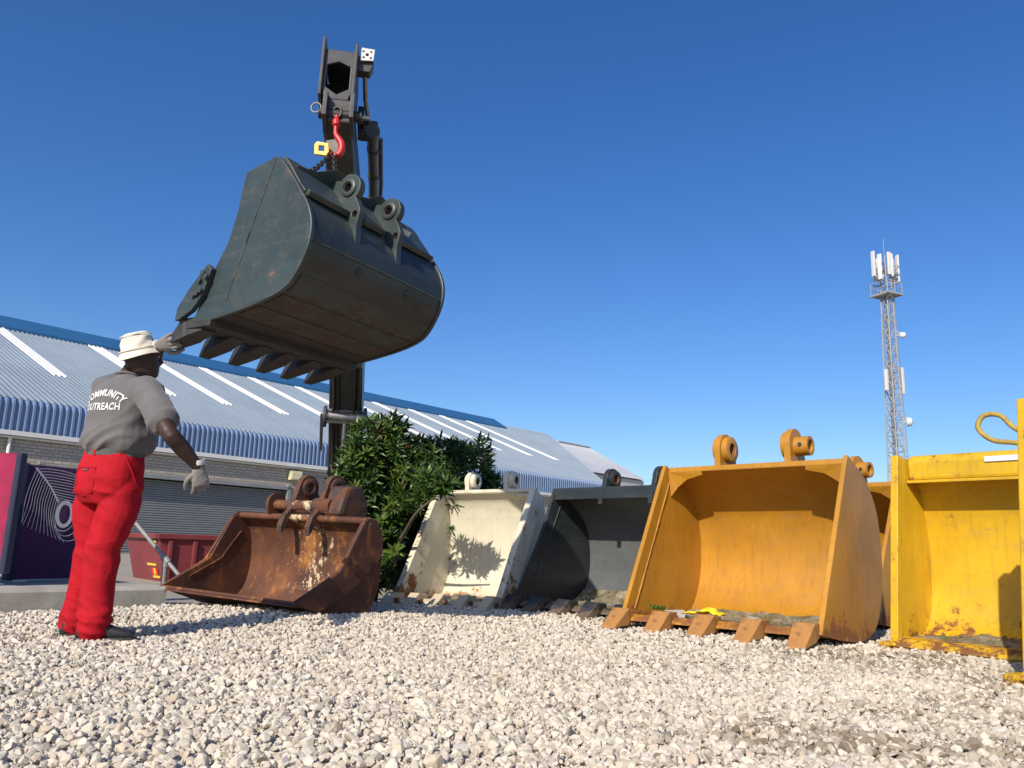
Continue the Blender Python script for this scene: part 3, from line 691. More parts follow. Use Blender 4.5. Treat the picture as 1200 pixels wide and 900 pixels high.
# --- rusty grading bucket with hitch
def rust_bucket(mm):
    W = 1.66; root = empty('excavator_bucket', mat=mm); mt = M['rust']
    prof = catmull([(0, 0), (.26, -.055), (.50, -.10), (.74, -.085), (.89, .06), (.93, .27), (.90, .50), (.82, .67), (.70, .74)], 5)
    shell(mt, root, prof, W, .02)
    front = [(.66, .765), (.60, .72), (.438, .325), (.40, .28), (.0, .02)]
    side_plates(mt, root, prof, front, W, .02, .004)
    # thick cheek plate along the front edge, proud of the side
    for s in (-1, 1):
        xx = sorted((s * (W / 2 + .018), s * (W / 2 + .05)))
        MB().plate([(-.02, .0), (.40, .295), (.60, .735), (.66, .785), (.76, .77), (.86, .66), (.90, .50), (.66, .22), (.40, .02), (.22, -.05)], *xx).build('cheek_plate', mt, root, bevel=.012)
        bead(mt, root, [(s * (W / 2 - .004), .25, .12), (s * (W / 2 - .004), .55, .32), (s * (W / 2 - .004), .72, .60)], .008)
    MB().tube([(-W / 2, .69, .752), (W / 2, .69, .752)], .032, 12).build('top_tube', mt, root, smooth=40)
    lip(mt, root, W + .06, -.03, .16, -.008, .03)
    hk = M['rustdark']
    pin = (.84, 1.06)
    for k, (fx, mt2) in enumerate(((.41, hk), (.63, hk))):
        x = -W / 2 + W * fx
        poly = [(.595, .58), (.575, .66), (.60, .76), (.66, .83), (.70, .98)] + arc(pin[0], pin[1], .12, 165, 0, 12) + [(.98, .92), (1.02, .80), (.96, .62), (.90, .50), (.82, .67), (.72, .775), (.66, .74), (.62, .62)]
        ear(mt2, root, x, poly, pin, .05, .09, (.03, .02), .06)
    xl, xr = -W / 2 + W * .41, -W / 2 + W * .63
    MB().tube([(xl - .25, .72, .87), (xr + .02, .72, .87)], .05, 16).build('hitch_pin', mt, root, smooth=40)
    MB().revolve([(.01, 0), (.115, 0), (.115, .035), (.01, .035)], (xl - .27, .72, .87), (1, 0, 0), 24).build('pin_flange', mt, root, smooth=40)
    MB().plate([(.70, .82), (.70, .92), (.92, .92), (.98, .72), (.86, .68)], xl + .035, xr - .035).build('hitch_block', hk, root, bevel=.015)
    MB().tube([(xr - .08, .72, .87), (xr + .14, .72, .87)], .075, 16).build('hitch_collar', hk, root, smooth=40)
    MB().plate([(.66, .80), (.72, 1.06), (.92, 1.10), (1.03, .95), (1.06, .74), (.92, .70)], xr + .05, xr + .28).build('hitch_body', hk, root, bevel=.04)
    return root
rb = rust_bucket(frame((-2.175, 6.42, .150), 32.8, 6.4, 1.3) @ Matrix.Scale(.93, 4)); tag(rb, 'wide rusty brown grading bucket with hitch on top behind the worker', 'bucket', 'buckets lined up on the gravel')

# --- raised dark green bucket hanging from the excavator
K = .82; AX = Vector((.514, .8578, 0)).normalized(); AY = Vector((AX.y, -AX.x, 0)); W = 1.23
near = Vector((-1.853, 4.47, 1.787)); cen = near + AX * (W / 2)
GM = Matrix((-AX, AY, Vector((0, 0, 1)))).transposed().to_4x4(); GM.translation = cen
gb = empty('excavator_bucket', mat=GM); tag(gb, 'dark green excavator bucket hanging in the air from chains', 'bucket')
gp = [(0, 0), (.25, .03), (.494, .063), (.732, .109), (.911, .184), (1.03, .36), (1.066, .52), (1.035, .66), (.943, .807), (.772, 1.032), (.70, 1.10)]
prof = catmull([(a * K, b_ * K) for a, b_ in gp], 5)
shell(M['green_shell'], gb, prof, W - .05, .024)
front = [(a * K, b_ * K) for a, b_ in [(.689, 1.118), (.40, 1.06), (.372, .92), (.353, .78), (.288, .564), (.145, .336), (-.005, -.005)]]
side_plates(M['green'], gb, prof, front, W - .05, .025, .012)
for s in (-1, 1):
    bead(M['green'], gb, [(s * (W / 2 + .001), .685 * K + (.335 - .685) * K * k, 1.10 * K + (.14 - 1.10) * K * k) for k in (0, .25, .5, .75, 1)], .005)
    MB().plate([(.72, 1.10), (.69, 1.06), (.34, .13), (.36, .12)] if False else [(a * K, b_ * K) for a, b_ in [(.20, .37), (.15, .41), (-.01, .26), (-.125, .125), (-.14, .03), (-.09, .035), (.03, .085), (.13, .19)]], *sorted((s * (W / 2 + .001), s * (W / 2 + .036)))).build('side_cutter', M['green'], gb, bevel=.006)
    for by, bz in ((.13, .34), (.165, .31), (.085, .20), (.12, .215), (.05, .19), (.10, .29)):
        MB().revolve([(.004, 0), (.017, 0), (.017, .02), (.004, .02)], (s * (W / 2 + .035), by * K, bz * K), (s, 0, 0), 6).build('bolt', M['green'], gb)
# box section below the top lip
MB().plate([(a * K, b_ * K) for a, b_ in [(.70, 1.115), (.735, 1.125), (.79, 1.06), (.90, .90), (.955, .835), (.94, .81), (.772, 1.035)]], -W / 2 + .03, W / 2 - .03).build('torsion_plate', M['green'], gb, bevel=.006)
for xx, ww in ((.41, .34), (.03, .2), (-.40, .32)):
    MB().box((xx, .972 * K, .812 * K), (ww, .03, .035), Matrix.Rotation(R(-35), 3, 'X')).build('stiffener_bar', M['green'], gb, bevel=.005)
def surf(i_, x, out): 
    p = offs(prof, -out)[i_]; return Vector((x, p.x, p.y))
idx = {k: min(range(len(prof)), key=lambda i_: (prof[i_] - Vector(k) * K).length) for k in ((.494, .063), (.911, .184), (1.05, .45), (1.066, .52), (.25, .03), (.732, .109))}
for k, nm in (((.494, .063), 'wear_strip'), ((.732, .109), 'wear_strip'), ((.911, .184), 'wear_strip')):
    i_ = idx[k]; a = offs(prof, -.006); pr_ = [a[i_ - 2], a[i_ - 1], a[i_], a[i_ + 1], a[i_ + 2]]; bk = offs(prof, .002); lo = [bk[j] for j in range(i_ + 2, i_ - 3, -1)]
    MB().plate([(p.x, p.y) for p in pr_ + lo], -W / 2 + .05, W / 2 - .05).build(nm, M['green_shell'], gb, bevel=.003)
i_ = idx[(1.05, .45)]; bead(M['green'], gb, [surf(i_, W / 2 - .04, .002), surf(i_, -W / 2 + .04, .002)], .006)
MB().plate([(p.x, p.y) for p in offs(prof, -.006)[:idx[(.494, .063)] - 2]] + [(p.x, p.y) for p in reversed(offs(prof, .001)[:idx[(.494, .063)] - 2])], -W / 2 + .03, W / 2 - .03).build('base_edge', M['green_worn'], gb, bevel=.003)
for xx in (.19, -.26):
    i_ = idx[(1.05, .45)] - 2; p = surf(i_, xx, .001); q = surf(i_ + 1, xx, .001); nrm = Vector((0, (q - p).z, -(q - p).y)).normalized()
    MB().revolve([(.004, 0), (.028, 0), (.024, .007), (.004, .007)], p, nrm, 16).build('hole_shade_disc', M['darksteel'], gb, smooth=30)  # two drain holes shown as dark discs, their inner shade put into the colour
lip(M['green_worn'], gb, W + .01, -.05, .16, -.005, .04)
teeth(M['green_worn'], gb, 6, W, -.05, -.012, R(8), tooth_mesh(.195, .125, .11, .6, .05), .06)
for x in (.235, -.135):
    pin = (.965 * K, 1.01 * K)
    poly = [(a * K, b_ * K) for a, b_ in [(.70, 1.125), (.76, 1.10)]] + [(.845 * K, 1.085 * K)] + arc(pin[0], pin[1], .086, 140, -50, 14) + [(a * K, b_ * K) for a, b_ in [(1.06, .88), (1.085, .82), (1.06, .72), (1.062, .54), (1.05, .53), (1.03, .66), (.943, .80), (.772, 1.02)]]
    ear(M['green'], gb, x, poly, pin, .034, .056, (.012, .016), .045, extra_holes=((1.035 * K, .80 * K, .021),), bore=M['darksteel'])
SD = Matrix(((1, 0, 0), (0, 1, .55), (0, 0, .84)))
sp_ = MB().plate([(.54, -.10), (.54, -.01), (.40, .015), (.30, .07), (.25, .085), (.20, .07), (.14, .03), (.05, .015), (-.04, .03), (-.09, .07), (-.135, .085), (-.19, .07), (-.28, .02), (-.46, -.01), (-.46, -.10)], 0, .014, plane='xz'); sp_.v = [tuple(SD @ Vector((v[0], v[1], v[2])) + Vector((0, .79 * K, 1.075 * K))) for v in sp_.v]; sp_.build('saddle_plate', M['green'], gb, bevel=.003)
stick_m = plain('weathered_white_sticker', (.72, .71, .68), .5, 0, .1, 30, 0)
MB().box((-.36, .868 * K, .965 * K), (.12, .004, .045), Matrix.Rotation(R(-35.5), 3, 'X')).build('sticker', stick_m, gb)

# ------------------------------------------------------------------ excavator behind the bush, arm reaching over the bucket
ex = empty('excavator', mat=Matrix.Translation((-1.20, 4.83, 0)) @ Matrix.Rotation(R(9.1), 4, 'Z')); tag(ex, 'dark grey excavator behind the bush, its arm raised over the hanging bucket', 'excavator')
mg = M['machine']
def beam(path, ws, hs, name, mat=None, bevel=.012):
    """path: (y, z) centre line, ws widths, hs heights, box section in the x / normal plane"""
    rings = []
    for i, p in enumerate(path):
        q0 = path[max(i - 1, 0)]; q1 = path[min(i + 1, len(path) - 1)]
        d = Vector((q1[0] - q0[0], q1[1] - q0[1])).normalized(); nv = Vector((-d.y, d.x)); w_, h_ = ws[i] / 2, hs[i] / 2
        rings.append([Vector((sx_ * w_, p[0] + nv.x * h_ * sz, p[1] + nv.y * h_ * sz)) for sx_, sz in ((-1, -1), (1, -1), (1, 1), (-1, 1))])
    return MB().rings(rings).build(name, mat or mg, ex, bevel=bevel)
Z0 = 3.80
sk = beam([(-.02, Z0), (.25, Z0 - .02), (1.2, Z0 - .12), (2.2, Z0 - .22), (2.9, Z0 - .30)], [.19, .22, .27, .29, .27], [.20, .26, .36, .44, .34], 'stick')

for x in (-.10, .10): MB().plate([(-.12, Z0 - .10), (.10, Z0 - .14), (.30, Z0 - .12), (.30, Z0 + .10), (.06, Z0 + .13), (-.10, Z0 + .11)], x - .016, x + .016, [circle(0, Z0, .03)]).build('tip_plate', mg, sk, bevel=.004)
MB().tube([(-.15, 0, Z0 - .03), (.17, 0, Z0 - .03)], .042, 14).build('tip_pin', M['darksteel'], sk, smooth=40)
MB().tube([(.17, 0, Z0 - .03), (.23, 0, Z0 - .03)], .018, 8).build('pin_bolt', M['steel'], sk, smooth=40)
MB().revolve([(.034, -.005), (.044, -.005), (.044, .005), (.034, .005)], (-.17, -.02, Z0 - .0), (.3, 1, 0), 18, True).build('pin_ring', M['darksteel'], sk, smooth=40)
# box link with hexagonal opening standing above the tip
LK = Matrix.Rotation(R(-6), 3, 'X')
def lk(mb): mb.v = [tuple(LK @ Vector(v) + Vector((-.03, .0, Z0 + .12))) for v in mb.v]; return mb
hexa = [(.0, .315), (.088, .275), (.088, .075), (.0, .015), (-.088, .075), (-.088, .275)]
lb = lk(MB().plate([(-.085, -.03), (.085, -.03), (.125, .08), (.125, .42), (-.125, .42), (-.125, .08)], -.012, .012, [hexa], plane='xz')).build('link_box', mg, ex, bevel=.005)
for s, z1 in ((-1, .52), (1, .49)):
    lk(MB().plate([(-.05, .08), (-.03, -.01), (.12, -.02), (.40, .10), (.40, z1 - .16), (.10, z1), (-.05, z1 - .02)], s * .125 - .012, s * .125 + .012)).build('link_side', mg, lb, bevel=.005)
lk(MB().plate([(-.112, .02), (.112, .02), (.112, .40), (-.112, .40)], .36, .38, plane='xz').box((0, .19, .40), (.22, .36, .02)).box((0, .19, .0), (.18, .36, .02))).build('link_back', mg, lb)
# bracket with perforated reflector and thin pipe on the right
b = MB(); b.plate([(.0, .0), (.11, .0), (.13, .05), (.13, .13), (.0, .13)], .06, .16, plane='xz'); b.v = [tuple(Vector(v) + Vector((.095, 0, Z0 + .40))) for v in b.v]; br = b.build('lamp_bracket', mg, ex, bevel=.008)
b = MB(); b.plate([(-.05, -.055), (.05, -.045), (.055, .05), (-.045, .055)], -.008, .008, [circle(.0, .0, .014, 10), circle(-.03, .025, .010, 8), circle(.03, .028, .010, 8), circle(.03, -.025, .010, 8), circle(-.026, -.026, .010, 8)], plane='xz'); b.v = [tuple(Vector(v) + Vector((.175, .04, Z0 + .53))) for v in b.v]; b.build('reflector_plate', M['antenna'], br)
MB().box((.175, .075, Z0 + .53), (.10, .03, .10)).build('reflector_back', M['darksteel'], br)
MB().tube([(.165, .14, Z0 + .42), (.175, .3, Z0 + .30), (.21, .5, Z0 + .18)], .02, 8).build('hydraulic_pipe', M['steel'], ex, smooth=40)
b = MB(); b.box((.20, .55, Z0 + .16), (.16, .12, .14)); b.box((.14, .50, Z0 + .22), (.05, .2, .16)); b.build('cylinder_bracket', M['darksteel'], ex, bevel=.01)
cy = MB().tube([(.245, .50, Z0 + .10), (.25, 1.1, Z0 + .11), (.26, 2.6, Z0 + .06)], .050, 16).build('stick_cylinder', mg, ex, smooth=40)
MB().tube([(.245, .40, Z0 + .09), (.245, .52, Z0 + .10)], .060, 16).build('cylinder_head', M['darksteel'], cy, smooth=40)
MB().box((.20, 2.58, Z0 + .0), (.18, .12, .20)).build('cylinder_bracket', M['darksteel'], ex, bevel=.01)
for k in range(3): MB().revolve([(.050, -.02), (.058, -.02), (.058, .02), (.050, .02)], (.25, .75 + k * .5, Z0 + .108), (0, 1, -.01), 16, True).build('clamp_band', M['darksteel'], cy, smooth=40)
MB().tube([(.31, .6, Z0 + .12), (.32, 1.5, Z0 + .13), (.30, 2.5, Z0 + .12)], .018, 8).build('hose', M['darksteel'], ex, smooth=40)
pass
# everything built so far belongs to the arm tip; bring it to its real size and height
TS = .863
for o_ in list(ex.children_recursive):
    for v in o_.data.vertices: v.co = (v.co.x * TS, v.co.y * TS, .6 + (v.co.z - .6) * TS)
bo = beam([(2.25, 3.10), (2.9, 2.86), (3.8, 2.38), (4.55, 1.85), (5.15, 1.45), (5.8, .98)], [.28, .32, .35, .37, .40, .42], [.28, .38, .44, .46, .48, .40], 'boom')
MB().tube([(-.10, 3.6, 2.32), (-.11, 3.95, 2.08), (-.10, 4.20, 2.0), (-.06, 4.22, 1.92), (.02, 4.2, 1.93)], .016, 8).build('hose', M['darksteel'], ex, smooth=40)
BY = .93
for hx, hr_ in ((-.13, .017), (-.085, .014), (.09, .017), (.135, .014)):
    MB().tube(catmull([(hx, 2.62, 2.70), (hx, 3.0, 2.55), (hx + .01, 3.66, 2.165), (hx, 4.05, 1.91), (hx, 4.42, 1.62), (hx, 4.9, 1.3)], 4), hr_, 8).build('hose', M['darksteel'], ex, smooth=40)
for cy_, cz_ in ((3.30, 2.375), (3.95, 1.985)):
    MB().box((0, cy_, cz_), (.34, .05, .03), Matrix.Rotation(R(-33), 3, 'X')).build('hose_clamp', M['steel'], ex, bevel=.005)
pb = MB().tube([(-.24, 3.50, 1.93), (.24, 3.50, 1.93)], .075, 16).build('boom_pin', M['steel'], ex, smooth=40)
for s in (-1, 1):
    MB().plate(circle(3.50, 1.93, .12, 20), *sorted((s * .20, s * .235))).build('pin_plate', mg, pb, bevel=.006)
    MB().plate([(3.42, 1.95), (3.58, 1.95), (3.80, 1.60), (3.68, 1.56)], *sorted((s * .24, s * .265))).build('cylinder_arm', mg, pb, bevel=.006)
MB().tube([(.02, 3.52, 1.88), (.02, 3.75, 1.35)], .05, 16).build('cylinder_rod', M['chrome'], ex, smooth=40)
MB().tube([(.02, 3.70, 1.46), (.02, 4.3, .80)], .085, 16).build('boom_cylinder', mg, ex, smooth=40)
M['rubber'] = plain('black_rubber', (.02, .02, .02), .8, 0, .2, 20, .3)
M['glass'] = NT('cab_glass').set((.03, .04, .045), .05)
for x in (-.35, 1.15):
    MB().plate([(4.6, .12), (4.75, .0), (7.2, .0), (7.4, .15), (7.4, .40), (7.2, .52), (4.8, .52), (4.6, .40)], x - .2, x + .2).build('track', M['rubber'], ex, bevel=.03)
MB().box((.40, 6.0, .45), (1.2, 1.4, .3)).build('undercarriage', M['darksteel'], ex)
MB().plate([(4.7, .68), (6.9, .68), (7.2, .8), (7.2, 1.45), (5.4, 1.45), (5.1, 1.15), (4.7, 1.12)], -.50, 1.3).build('house', mg, ex, bevel=.05)
cb2 = MB().plate([(4.75, 1.0), (5.9, 1.0), (5.9, 1.92), (4.95, 1.92), (4.75, 1.55)], .42, 1.25).build('cab', mg, ex, bevel=.05)
MB().plate([(4.742, 1.15), (4.742, 1.5), (4.93, 1.84), (4.96, 1.84), (4.77, 1.5), (4.77, 1.15)], .50, 1.17).build('windscreen', M['glass'], cb2)
MB().box((.413, 5.35, 1.5), (.01, .8, .55)).build('side_window', M['glass'], cb2)


for o_ in ex.children_recursive:
    if o_.name.split('.')[0] in ('boom_pin', 'cylinder_rod', 'boom_cylinder', 'track', 'undercarriage', 'house', 'cab'): o_.location.y = .52 if o_.name.split('.')[0] in ('boom_pin', 'cylinder_rod', 'boom_cylinder') else BY
# --- lifting hook and chains
HP = Vector((-1.205, 4.80, 3.355)); HS = .80
hk = empty('lifting_hook', HP); hk.scale = (HS, HS, HS); tag(hk, 'red swivel lifting hook with yellow latch hanging from the arm tip', 'hook')
MB().tube([(.0 + .036 * math.sin(a), 0, -.02 + .045 * math.cos(a)) for a in [2 * math.pi * k / 16 for k in range(17)]], .012, 8, cap=False).build('shackle', M['darksteel'], hk, smooth=60)
MB().revolve([(.006, 0), (.018, 0), (.018, .06), (.034, .075), (.036, .11), (.02, .13), (.018, .16), (.006, .16)], (0, 0, -.21), (0, 0, 1), 18).build('swivel', M['redpaint'], hk, smooth=40)
hook_pts = [(0, 0, -.20), (.015, 0, -.235), (.048, 0, -.28), (.062, 0, -.33), (.048, 0, -.385), (.005, 0, -.405), (-.035, 0, -.385), (-.045, 0, -.35)]
hc = [tuple(p) for p in catmull(hook_pts, 5)]; n = len(hc)
MB().tube(hc, [.018 + .012 * math.sin(math.pi * min(1, i / n * 1.25)) if i < n * .8 else .018 * (1 - (i / n - .8) * 2.5) + .004 for i in range(n)], 10).build('hook', M['redpaint'], hk, smooth=50)
b = MB(); b.plate([(-.06, -.055), (.035, -.065), (.055, -.03), (.045, .04), (-.045, .055), (-.065, .03)], -.014, .014, [[(-.03, -.028), (.018, -.03), (.018, .018), (-.03, .024)]], plane='xz'); b.v = [tuple(Vector(v) + Vector((-.085, -.03, -.36))) for v in b.v]; b.build('latch', M['yellowclip'], hk, bevel=.006)
b = MB(); b.plate([(-.05, -.09), (.09, -.05), (.05, .12), (-.04, .10)], -.01, .01, plane='xz'); b.v = [tuple(Vector(v) + Vector((-.035, .03, -.36))) for v in b.v]; b.build('guard_plate', M['darksteel'], hk, bevel=.004)
def chain(p0, p1, label, sag=.015, ln=.058):
    p0, p1 = Vector(p0), Vector(p1); n = int((p1 - p0).length / (ln * .74)); root = empty('lifting_chain', p0); tag(root, label, 'chain', 'chains holding the hanging bucket'); first = None
    d = (p1 - p0).normalized()
    for i in range(n):
        f = (i + .5) / n; c = p0.lerp(p1, f) - Vector((0, 0, sag * 4 * f * (1 - f)))
        if first is None:
            pts_ = []
            for k in range(17):
                a = 2 * math.pi * k / 16; pts_.append((.013 * math.cos(a), 0, .013 * math.sin(a) + (ln / 2 - .013) * (1 if math.sin(a) > 0 else -1)))
            o_ = MB().tube(pts_, .0052, 6, cap=False).build('link', M['darksteel'], root, smooth=60); first = o_
        else: o_ = first.copy(); COL.objects.link(o_); o_.parent = root
        q = d.to_track_quat('Z', 'Y').to_matrix().to_4x4() @ Matrix.Rotation(R(90) * (i % 2) + .3, 4, 'Z'); q.translation = c - p0; o_.matrix_local = q
chain((-1.22, 4.79, 3.045), GM @ Vector((.37, .705 * K, 1.125 * K)), 'steel chain from the red hook to the near top edge of bucket')
chain((-1.20, 4.79, 3.045), GM @ Vector((.235, .80 * K, 1.11 * K)), 'steel chain from the red hook to the bucket ear')

# ------------------------------------------------------------------ the worker
def ering(c, u, v, ru, rv, n=20, p=2.0):
    c, u, v = Vector(c), Vector(u).normalized(), Vector(v).normalized(); out = []
    for k in range(n):
        a = 2 * math.pi * k / n; ca, sa = math.cos(a), math.sin(a)
        out.append(c + u * ru * math.copysign(abs(ca) ** (2 / p), ca) + v * rv * math.copysign(abs(sa) ** (2 / p), sa))
    return out
def limb(mb, pts, rs, n=16, flat=1.0, refine=4):
    P = catmull([(*p, r) for p, r in zip([tuple(q) for q in pts], rs)], refine) if False else None
    cp = catmull(pts, refine); L = len(cp); rr2 = []
    for i in range(L):
        f = i / (L - 1) * (len(rs) - 1); k = min(int(f), len(rs) - 2); t = f - k; t = t * t * (3 - 2 * t); rr2.append(rs[k] * (1 - t) + rs[k + 1] * t)
    mb.tube([cp[0] - (cp[1] - cp[0]).normalized() * rr2[0] * .5] + cp + [cp[-1] + (cp[-1] - cp[-2]).normalized() * rr2[-1] * .5], [rr2[0] * .6] + rr2 + [rr2[-1] * .6], n)
def fuse(mb, name, mat, parent, voxel, smooth=4, deform=None, uvs=None):
    """joins overlapping lofts into one continuous skin"""
    me = bpy.data.meshes.new('tmp'); me.from_pydata(mb.v, [], mb.f)
    bm = bmesh.new(); bm.from_mesh(me); bmesh.ops.recalc_face_normals(bm, faces=bm.faces); bm.to_mesh(me); bm.free()
    t = bpy.data.objects.new('tmp', me); COL.objects.link(t)
    r = t.modifiers.new('r', 'REMESH'); r.mode = 'VOXEL'; r.voxel_size = voxel; r.adaptivity = 0
    s = t.modifiers.new('s', 'SMOOTH'); s.iterations = smooth; s.factor = .5
    dg = bpy.context.evaluated_depsgraph_get(); dg.update()
    nm = bpy.data.meshes.new_from_object(t.evaluated_get(dg)); nm.name = name
    bpy.data.objects.remove(t); 
    if deform:
        nrm = [v.normal.copy() for v in nm.vertices]
        for v, nv in zip(nm.vertices, nrm): v.co = deform(v.co.copy(), nv)
    for p in nm.polygons: p.use_smooth = True
    nm.materials.clear(); nm.materials.append(mat)
    o_ = bpy.data.objects.new(name, nm); link(o_, parent); return o_
M['skin'] = NT('dark_skin').set((.045, .024, .017), .5, Specular_IOR_Level=.4)
M['shirt'] = cloth('grey_tshirt', (.118, .112, .112)); M['red'] = cloth('red_work_trousers', (.37, .0045, .012), .85, 700, .15, .5); M['red'].node_tree.nodes['Principled BSDF'].inputs['Sheen Weight'].default_value = 0; M['red'].node_tree.nodes['Principled BSDF'].inputs['Specular IOR Level'].default_value = .25
M['hat'] = cloth('cream_cotton_hat', (.68, .63, .52), .9, 600, .05); M['glove'] = cloth('grey_knit_glove', (.20, .185, .17), .95, 350, .15, .5)
M['cuff'] = cloth('white_glove_cuff', (.6, .58, .54), .95, 350, .1, .5); M['shoe'] = plain('black_shoe_leather', (.022, .021, .021), .45, 0, .3, 20, .3)
M['sole'] = plain('shoe_sole', (.05, .048, .045), .8, 0, .3, 20, .3); M['belt'] = cloth('grey_belt', (.075, .08, .075), .9, 500); M['print'] = plain('white_shirt_print', (.60, .59, .57), .8, 0, .04, 20, 0)
PR = Vector((-2.285, 4.66, .012))
person = empty('person', PR); tag(person, 'person in grey shirt, red trousers and cream bucket hat guiding the bucket', 'person')
fd = Vector((.30, .955, 0)).normalized(); rd = Vector((fd.y, -fd.x, 0)); up = Vector((0, 0, 1))
def L_(v): return Vector(v) - PR
# joints (relative to the feet)
hip = Vector((0, 0, .93))
sh_r = Vector((0, 0, 1.405)) + rd * .175 + fd * -.01; sh_l = Vector((0, 0, 1.425)) - rd * .165 + fd * .03
el_r = L_((-1.865, 4.36, 1.145)); wr_r = L_((-1.735, 4.50, .968)); tip_r = L_((-1.712, 4.55, .80))
el_l = L_((-2.32, 5.00, 1.58)); wr_l = L_((-2.095, 4.645, 1.695)); tip_l = L_((-1.865, 4.44, 1.70))
head_c = L_((-2.215, 4.67, 1.622)); hdir = Vector((.74, .66, .16)).normalized(); hr = hdir.cross(up).normalized(); hu = hr.cross(hdir).normalized()
ft_r = L_((-2.235, 4.565, 0)); ft_l = L_((-2.415, 4.735, 0)); toe_r = Vector((.93, .32, 0)).normalized(); toe_l = Vector((.62, .78, 0)).normalized()
kn_r = Vector((.02, -.06, .50)); kn_l = Vector((-.075, .055, .50))
# body: one continuous figure under the clothes
mb = MB()
mb.rings([ering(Vector((0, 0, z)) + fd * o_, rd, fd, a, b_, 20, 2.4) for z, a, b_, o_ in ((.84, .14, .10, 0), (.95, .155, .11, 0), (1.08, .14, .10, 0), (1.25, .165, .105, .005), (1.36, .165, .095, 0), (1.43, .12, .075, 0), (1.48, .06, .06, .02))])
limb(mb, [Vector((0, 0, 1.44)) + fd * .02, Vector((0, 0, 1.52)) + fd * .035, head_c - hu * .03], [.062, .056, .06], 14)
# head
hs = []
for h, a, b_, o_ in ((-.125, .035, .03, .045), (-.115, .05, .055, .035), (-.09, .060, .078, .02), (-.05, .068, .09, .008), (0, .074, .098, 0), (.045, .075, .098, -.004), (.085, .066, .086, -.006), (.115, .042, .055, -.006), (.128, .012, .016, -.006)):
    hs.append(ering(head_c + hu * h + hdir * o_, hr, hdir, a, b_, 20, 2.2))
mb.rings(hs)
mb.tube([head_c + hdir * .096 + hu * .012, head_c + hdir * .118 - hu * .028, head_c + hdir * .098 - hu * .045], [.010, .017, .012], 8)     # nose
mb.tube([head_c + hdir * .090 + hr * -.03 + hu * .026, head_c + hdir * .1 + hu * .03, head_c + hdir * .090 + hr * .03 + hu * .026], [.012, .012, .012], 8)   # brow
for q in (-.066, -.082): mb.tube([head_c + hdir * .082 - hr * .024 + hu * q, head_c + hdir * .098 + hu * q, head_c + hdir * .082 + hr * .024 + hu * q], [.006, .009, .006], 8)   # lips
for s in (-1, 1): mb.rings([ering(head_c + hr * s * (.070 + .010 * k) - hdir * .01 * (1 + k) + hu * -.005, hu, hdir, .032 - .004 * k, .019 - .003 * k, 12) for k in (0, 1, 2)])   # ears
limb(mb, [sh_r, sh_r.lerp(el_r, .5), el_r, el_r.lerp(wr_r, .4), wr_r], [.062, .055, .046, .047, .031])
limb(mb, [sh_l, sh_l.lerp(el_l, .5), el_l, el_l.lerp(wr_l, .4), wr_l], [.060, .054, .045, .045, .031])
for s, k, f in ((1, kn_r, ft_r), (-1, kn_l, ft_l)): limb(mb, [Vector((0, 0, .88)) + rd * .08 * s, k, Vector((f.x, f.y, .09))], [.085, .06, .042])
body = fuse(mb, 'body', M['skin'], person, .009, 3)
for s in (-1, 1):
    e = MB().revolve([(.001, -.011), (.008, -.008), (.011, 0), (.008, .008), (.001, .011)], head_c + hdir * .088 + hr * s * .031 + hu * .008, hdir, 12).build('eye', M['antenna'], body, smooth=90)
    MB().revolve([(.001, 0), (.005, 0), (.004, .002), (.001, .003)], head_c + hdir * .0985 + hr * s * .031 + hu * .008, hdir, 10).build('iris', M['sole'], body)
# t-shirt
nz = lambda p, f, o_=0.: noise.noise(Vector((p.x * f + o_, p.y * f, p.z * f)))
def shirt_fold(c, nv):
    def cr(f, o_, sx_=1., sz_=1.): return .55 - abs(noise.noise(Vector((c.x * f * sx_ + o_, c.y * f * sx_, (c.z - .6 * c.dot(rd)) * f * sz_)))) * 2.2
    low = max(0, min(1, (1.24 - c.z) / .16)); rg = (c - (Vector((0, 0, 1.30)) + rd * .13)).length
    d = .006 * nz(c, 6, 3) + .004 * cr(9, 3, 1., .6) + .018 * low * cr(5, 6, .8, 2.4) + .014 * math.exp(-(rg / .13) ** 2) * cr(7, 9, 1., 1.4)
    return c + nv * d
mb = MB()
mb.rings([ering(Vector((0, 0, z)) + fd * o_ + rd * x_, rd, fd, a, b_, 24, 2.5) for z, a, b_, o_, x_ in ((1.03, .165, .135, .01, 0), (1.05, .184, .160, .012, 0), (1.08, .196, .178, .014, 0), (1.14, .194, .174, .012, 0), (1.22, .188, .156, .006, 0), (1.31, .188, .140, -.002, .004), (1.38, .186, .124, -.004, .004), (1.425, .165, .098, 0, .002), (1.455, .118, .082, .008, 0), (1.485, .076, .070, .022, 0), (1.50, .068, .066, .028, 0))])
e1 = sh_r.lerp(el_r, .78); limb(mb, [sh_r - rd * .06 + up * -.01, sh_r + up * -.005, sh_r.lerp(el_r, .4), e1], [.085, .084, .084, .088], 18)
e2 = sh_l.lerp(el_l, .7); limb(mb, [sh_l + rd * .06, sh_l, sh_l.lerp(el_l, .4), e2], [.085, .082, .080, .080], 18)
shirt = fuse(mb, 'shirt', M['shirt'], person, .0085, 6, shirt_fold)
MB().tube([Vector((0, 0, 1.497)) + fd * .027 + rd * .071 * math.cos(a) + fd * .069 * math.sin(a) + up * .012 * math.sin(a) * -1 for a in [2 * math.pi * k / 24 for k in range(25)]], .008, 8, cap=False).build('collar', M['shirt'], shirt, smooth=60)
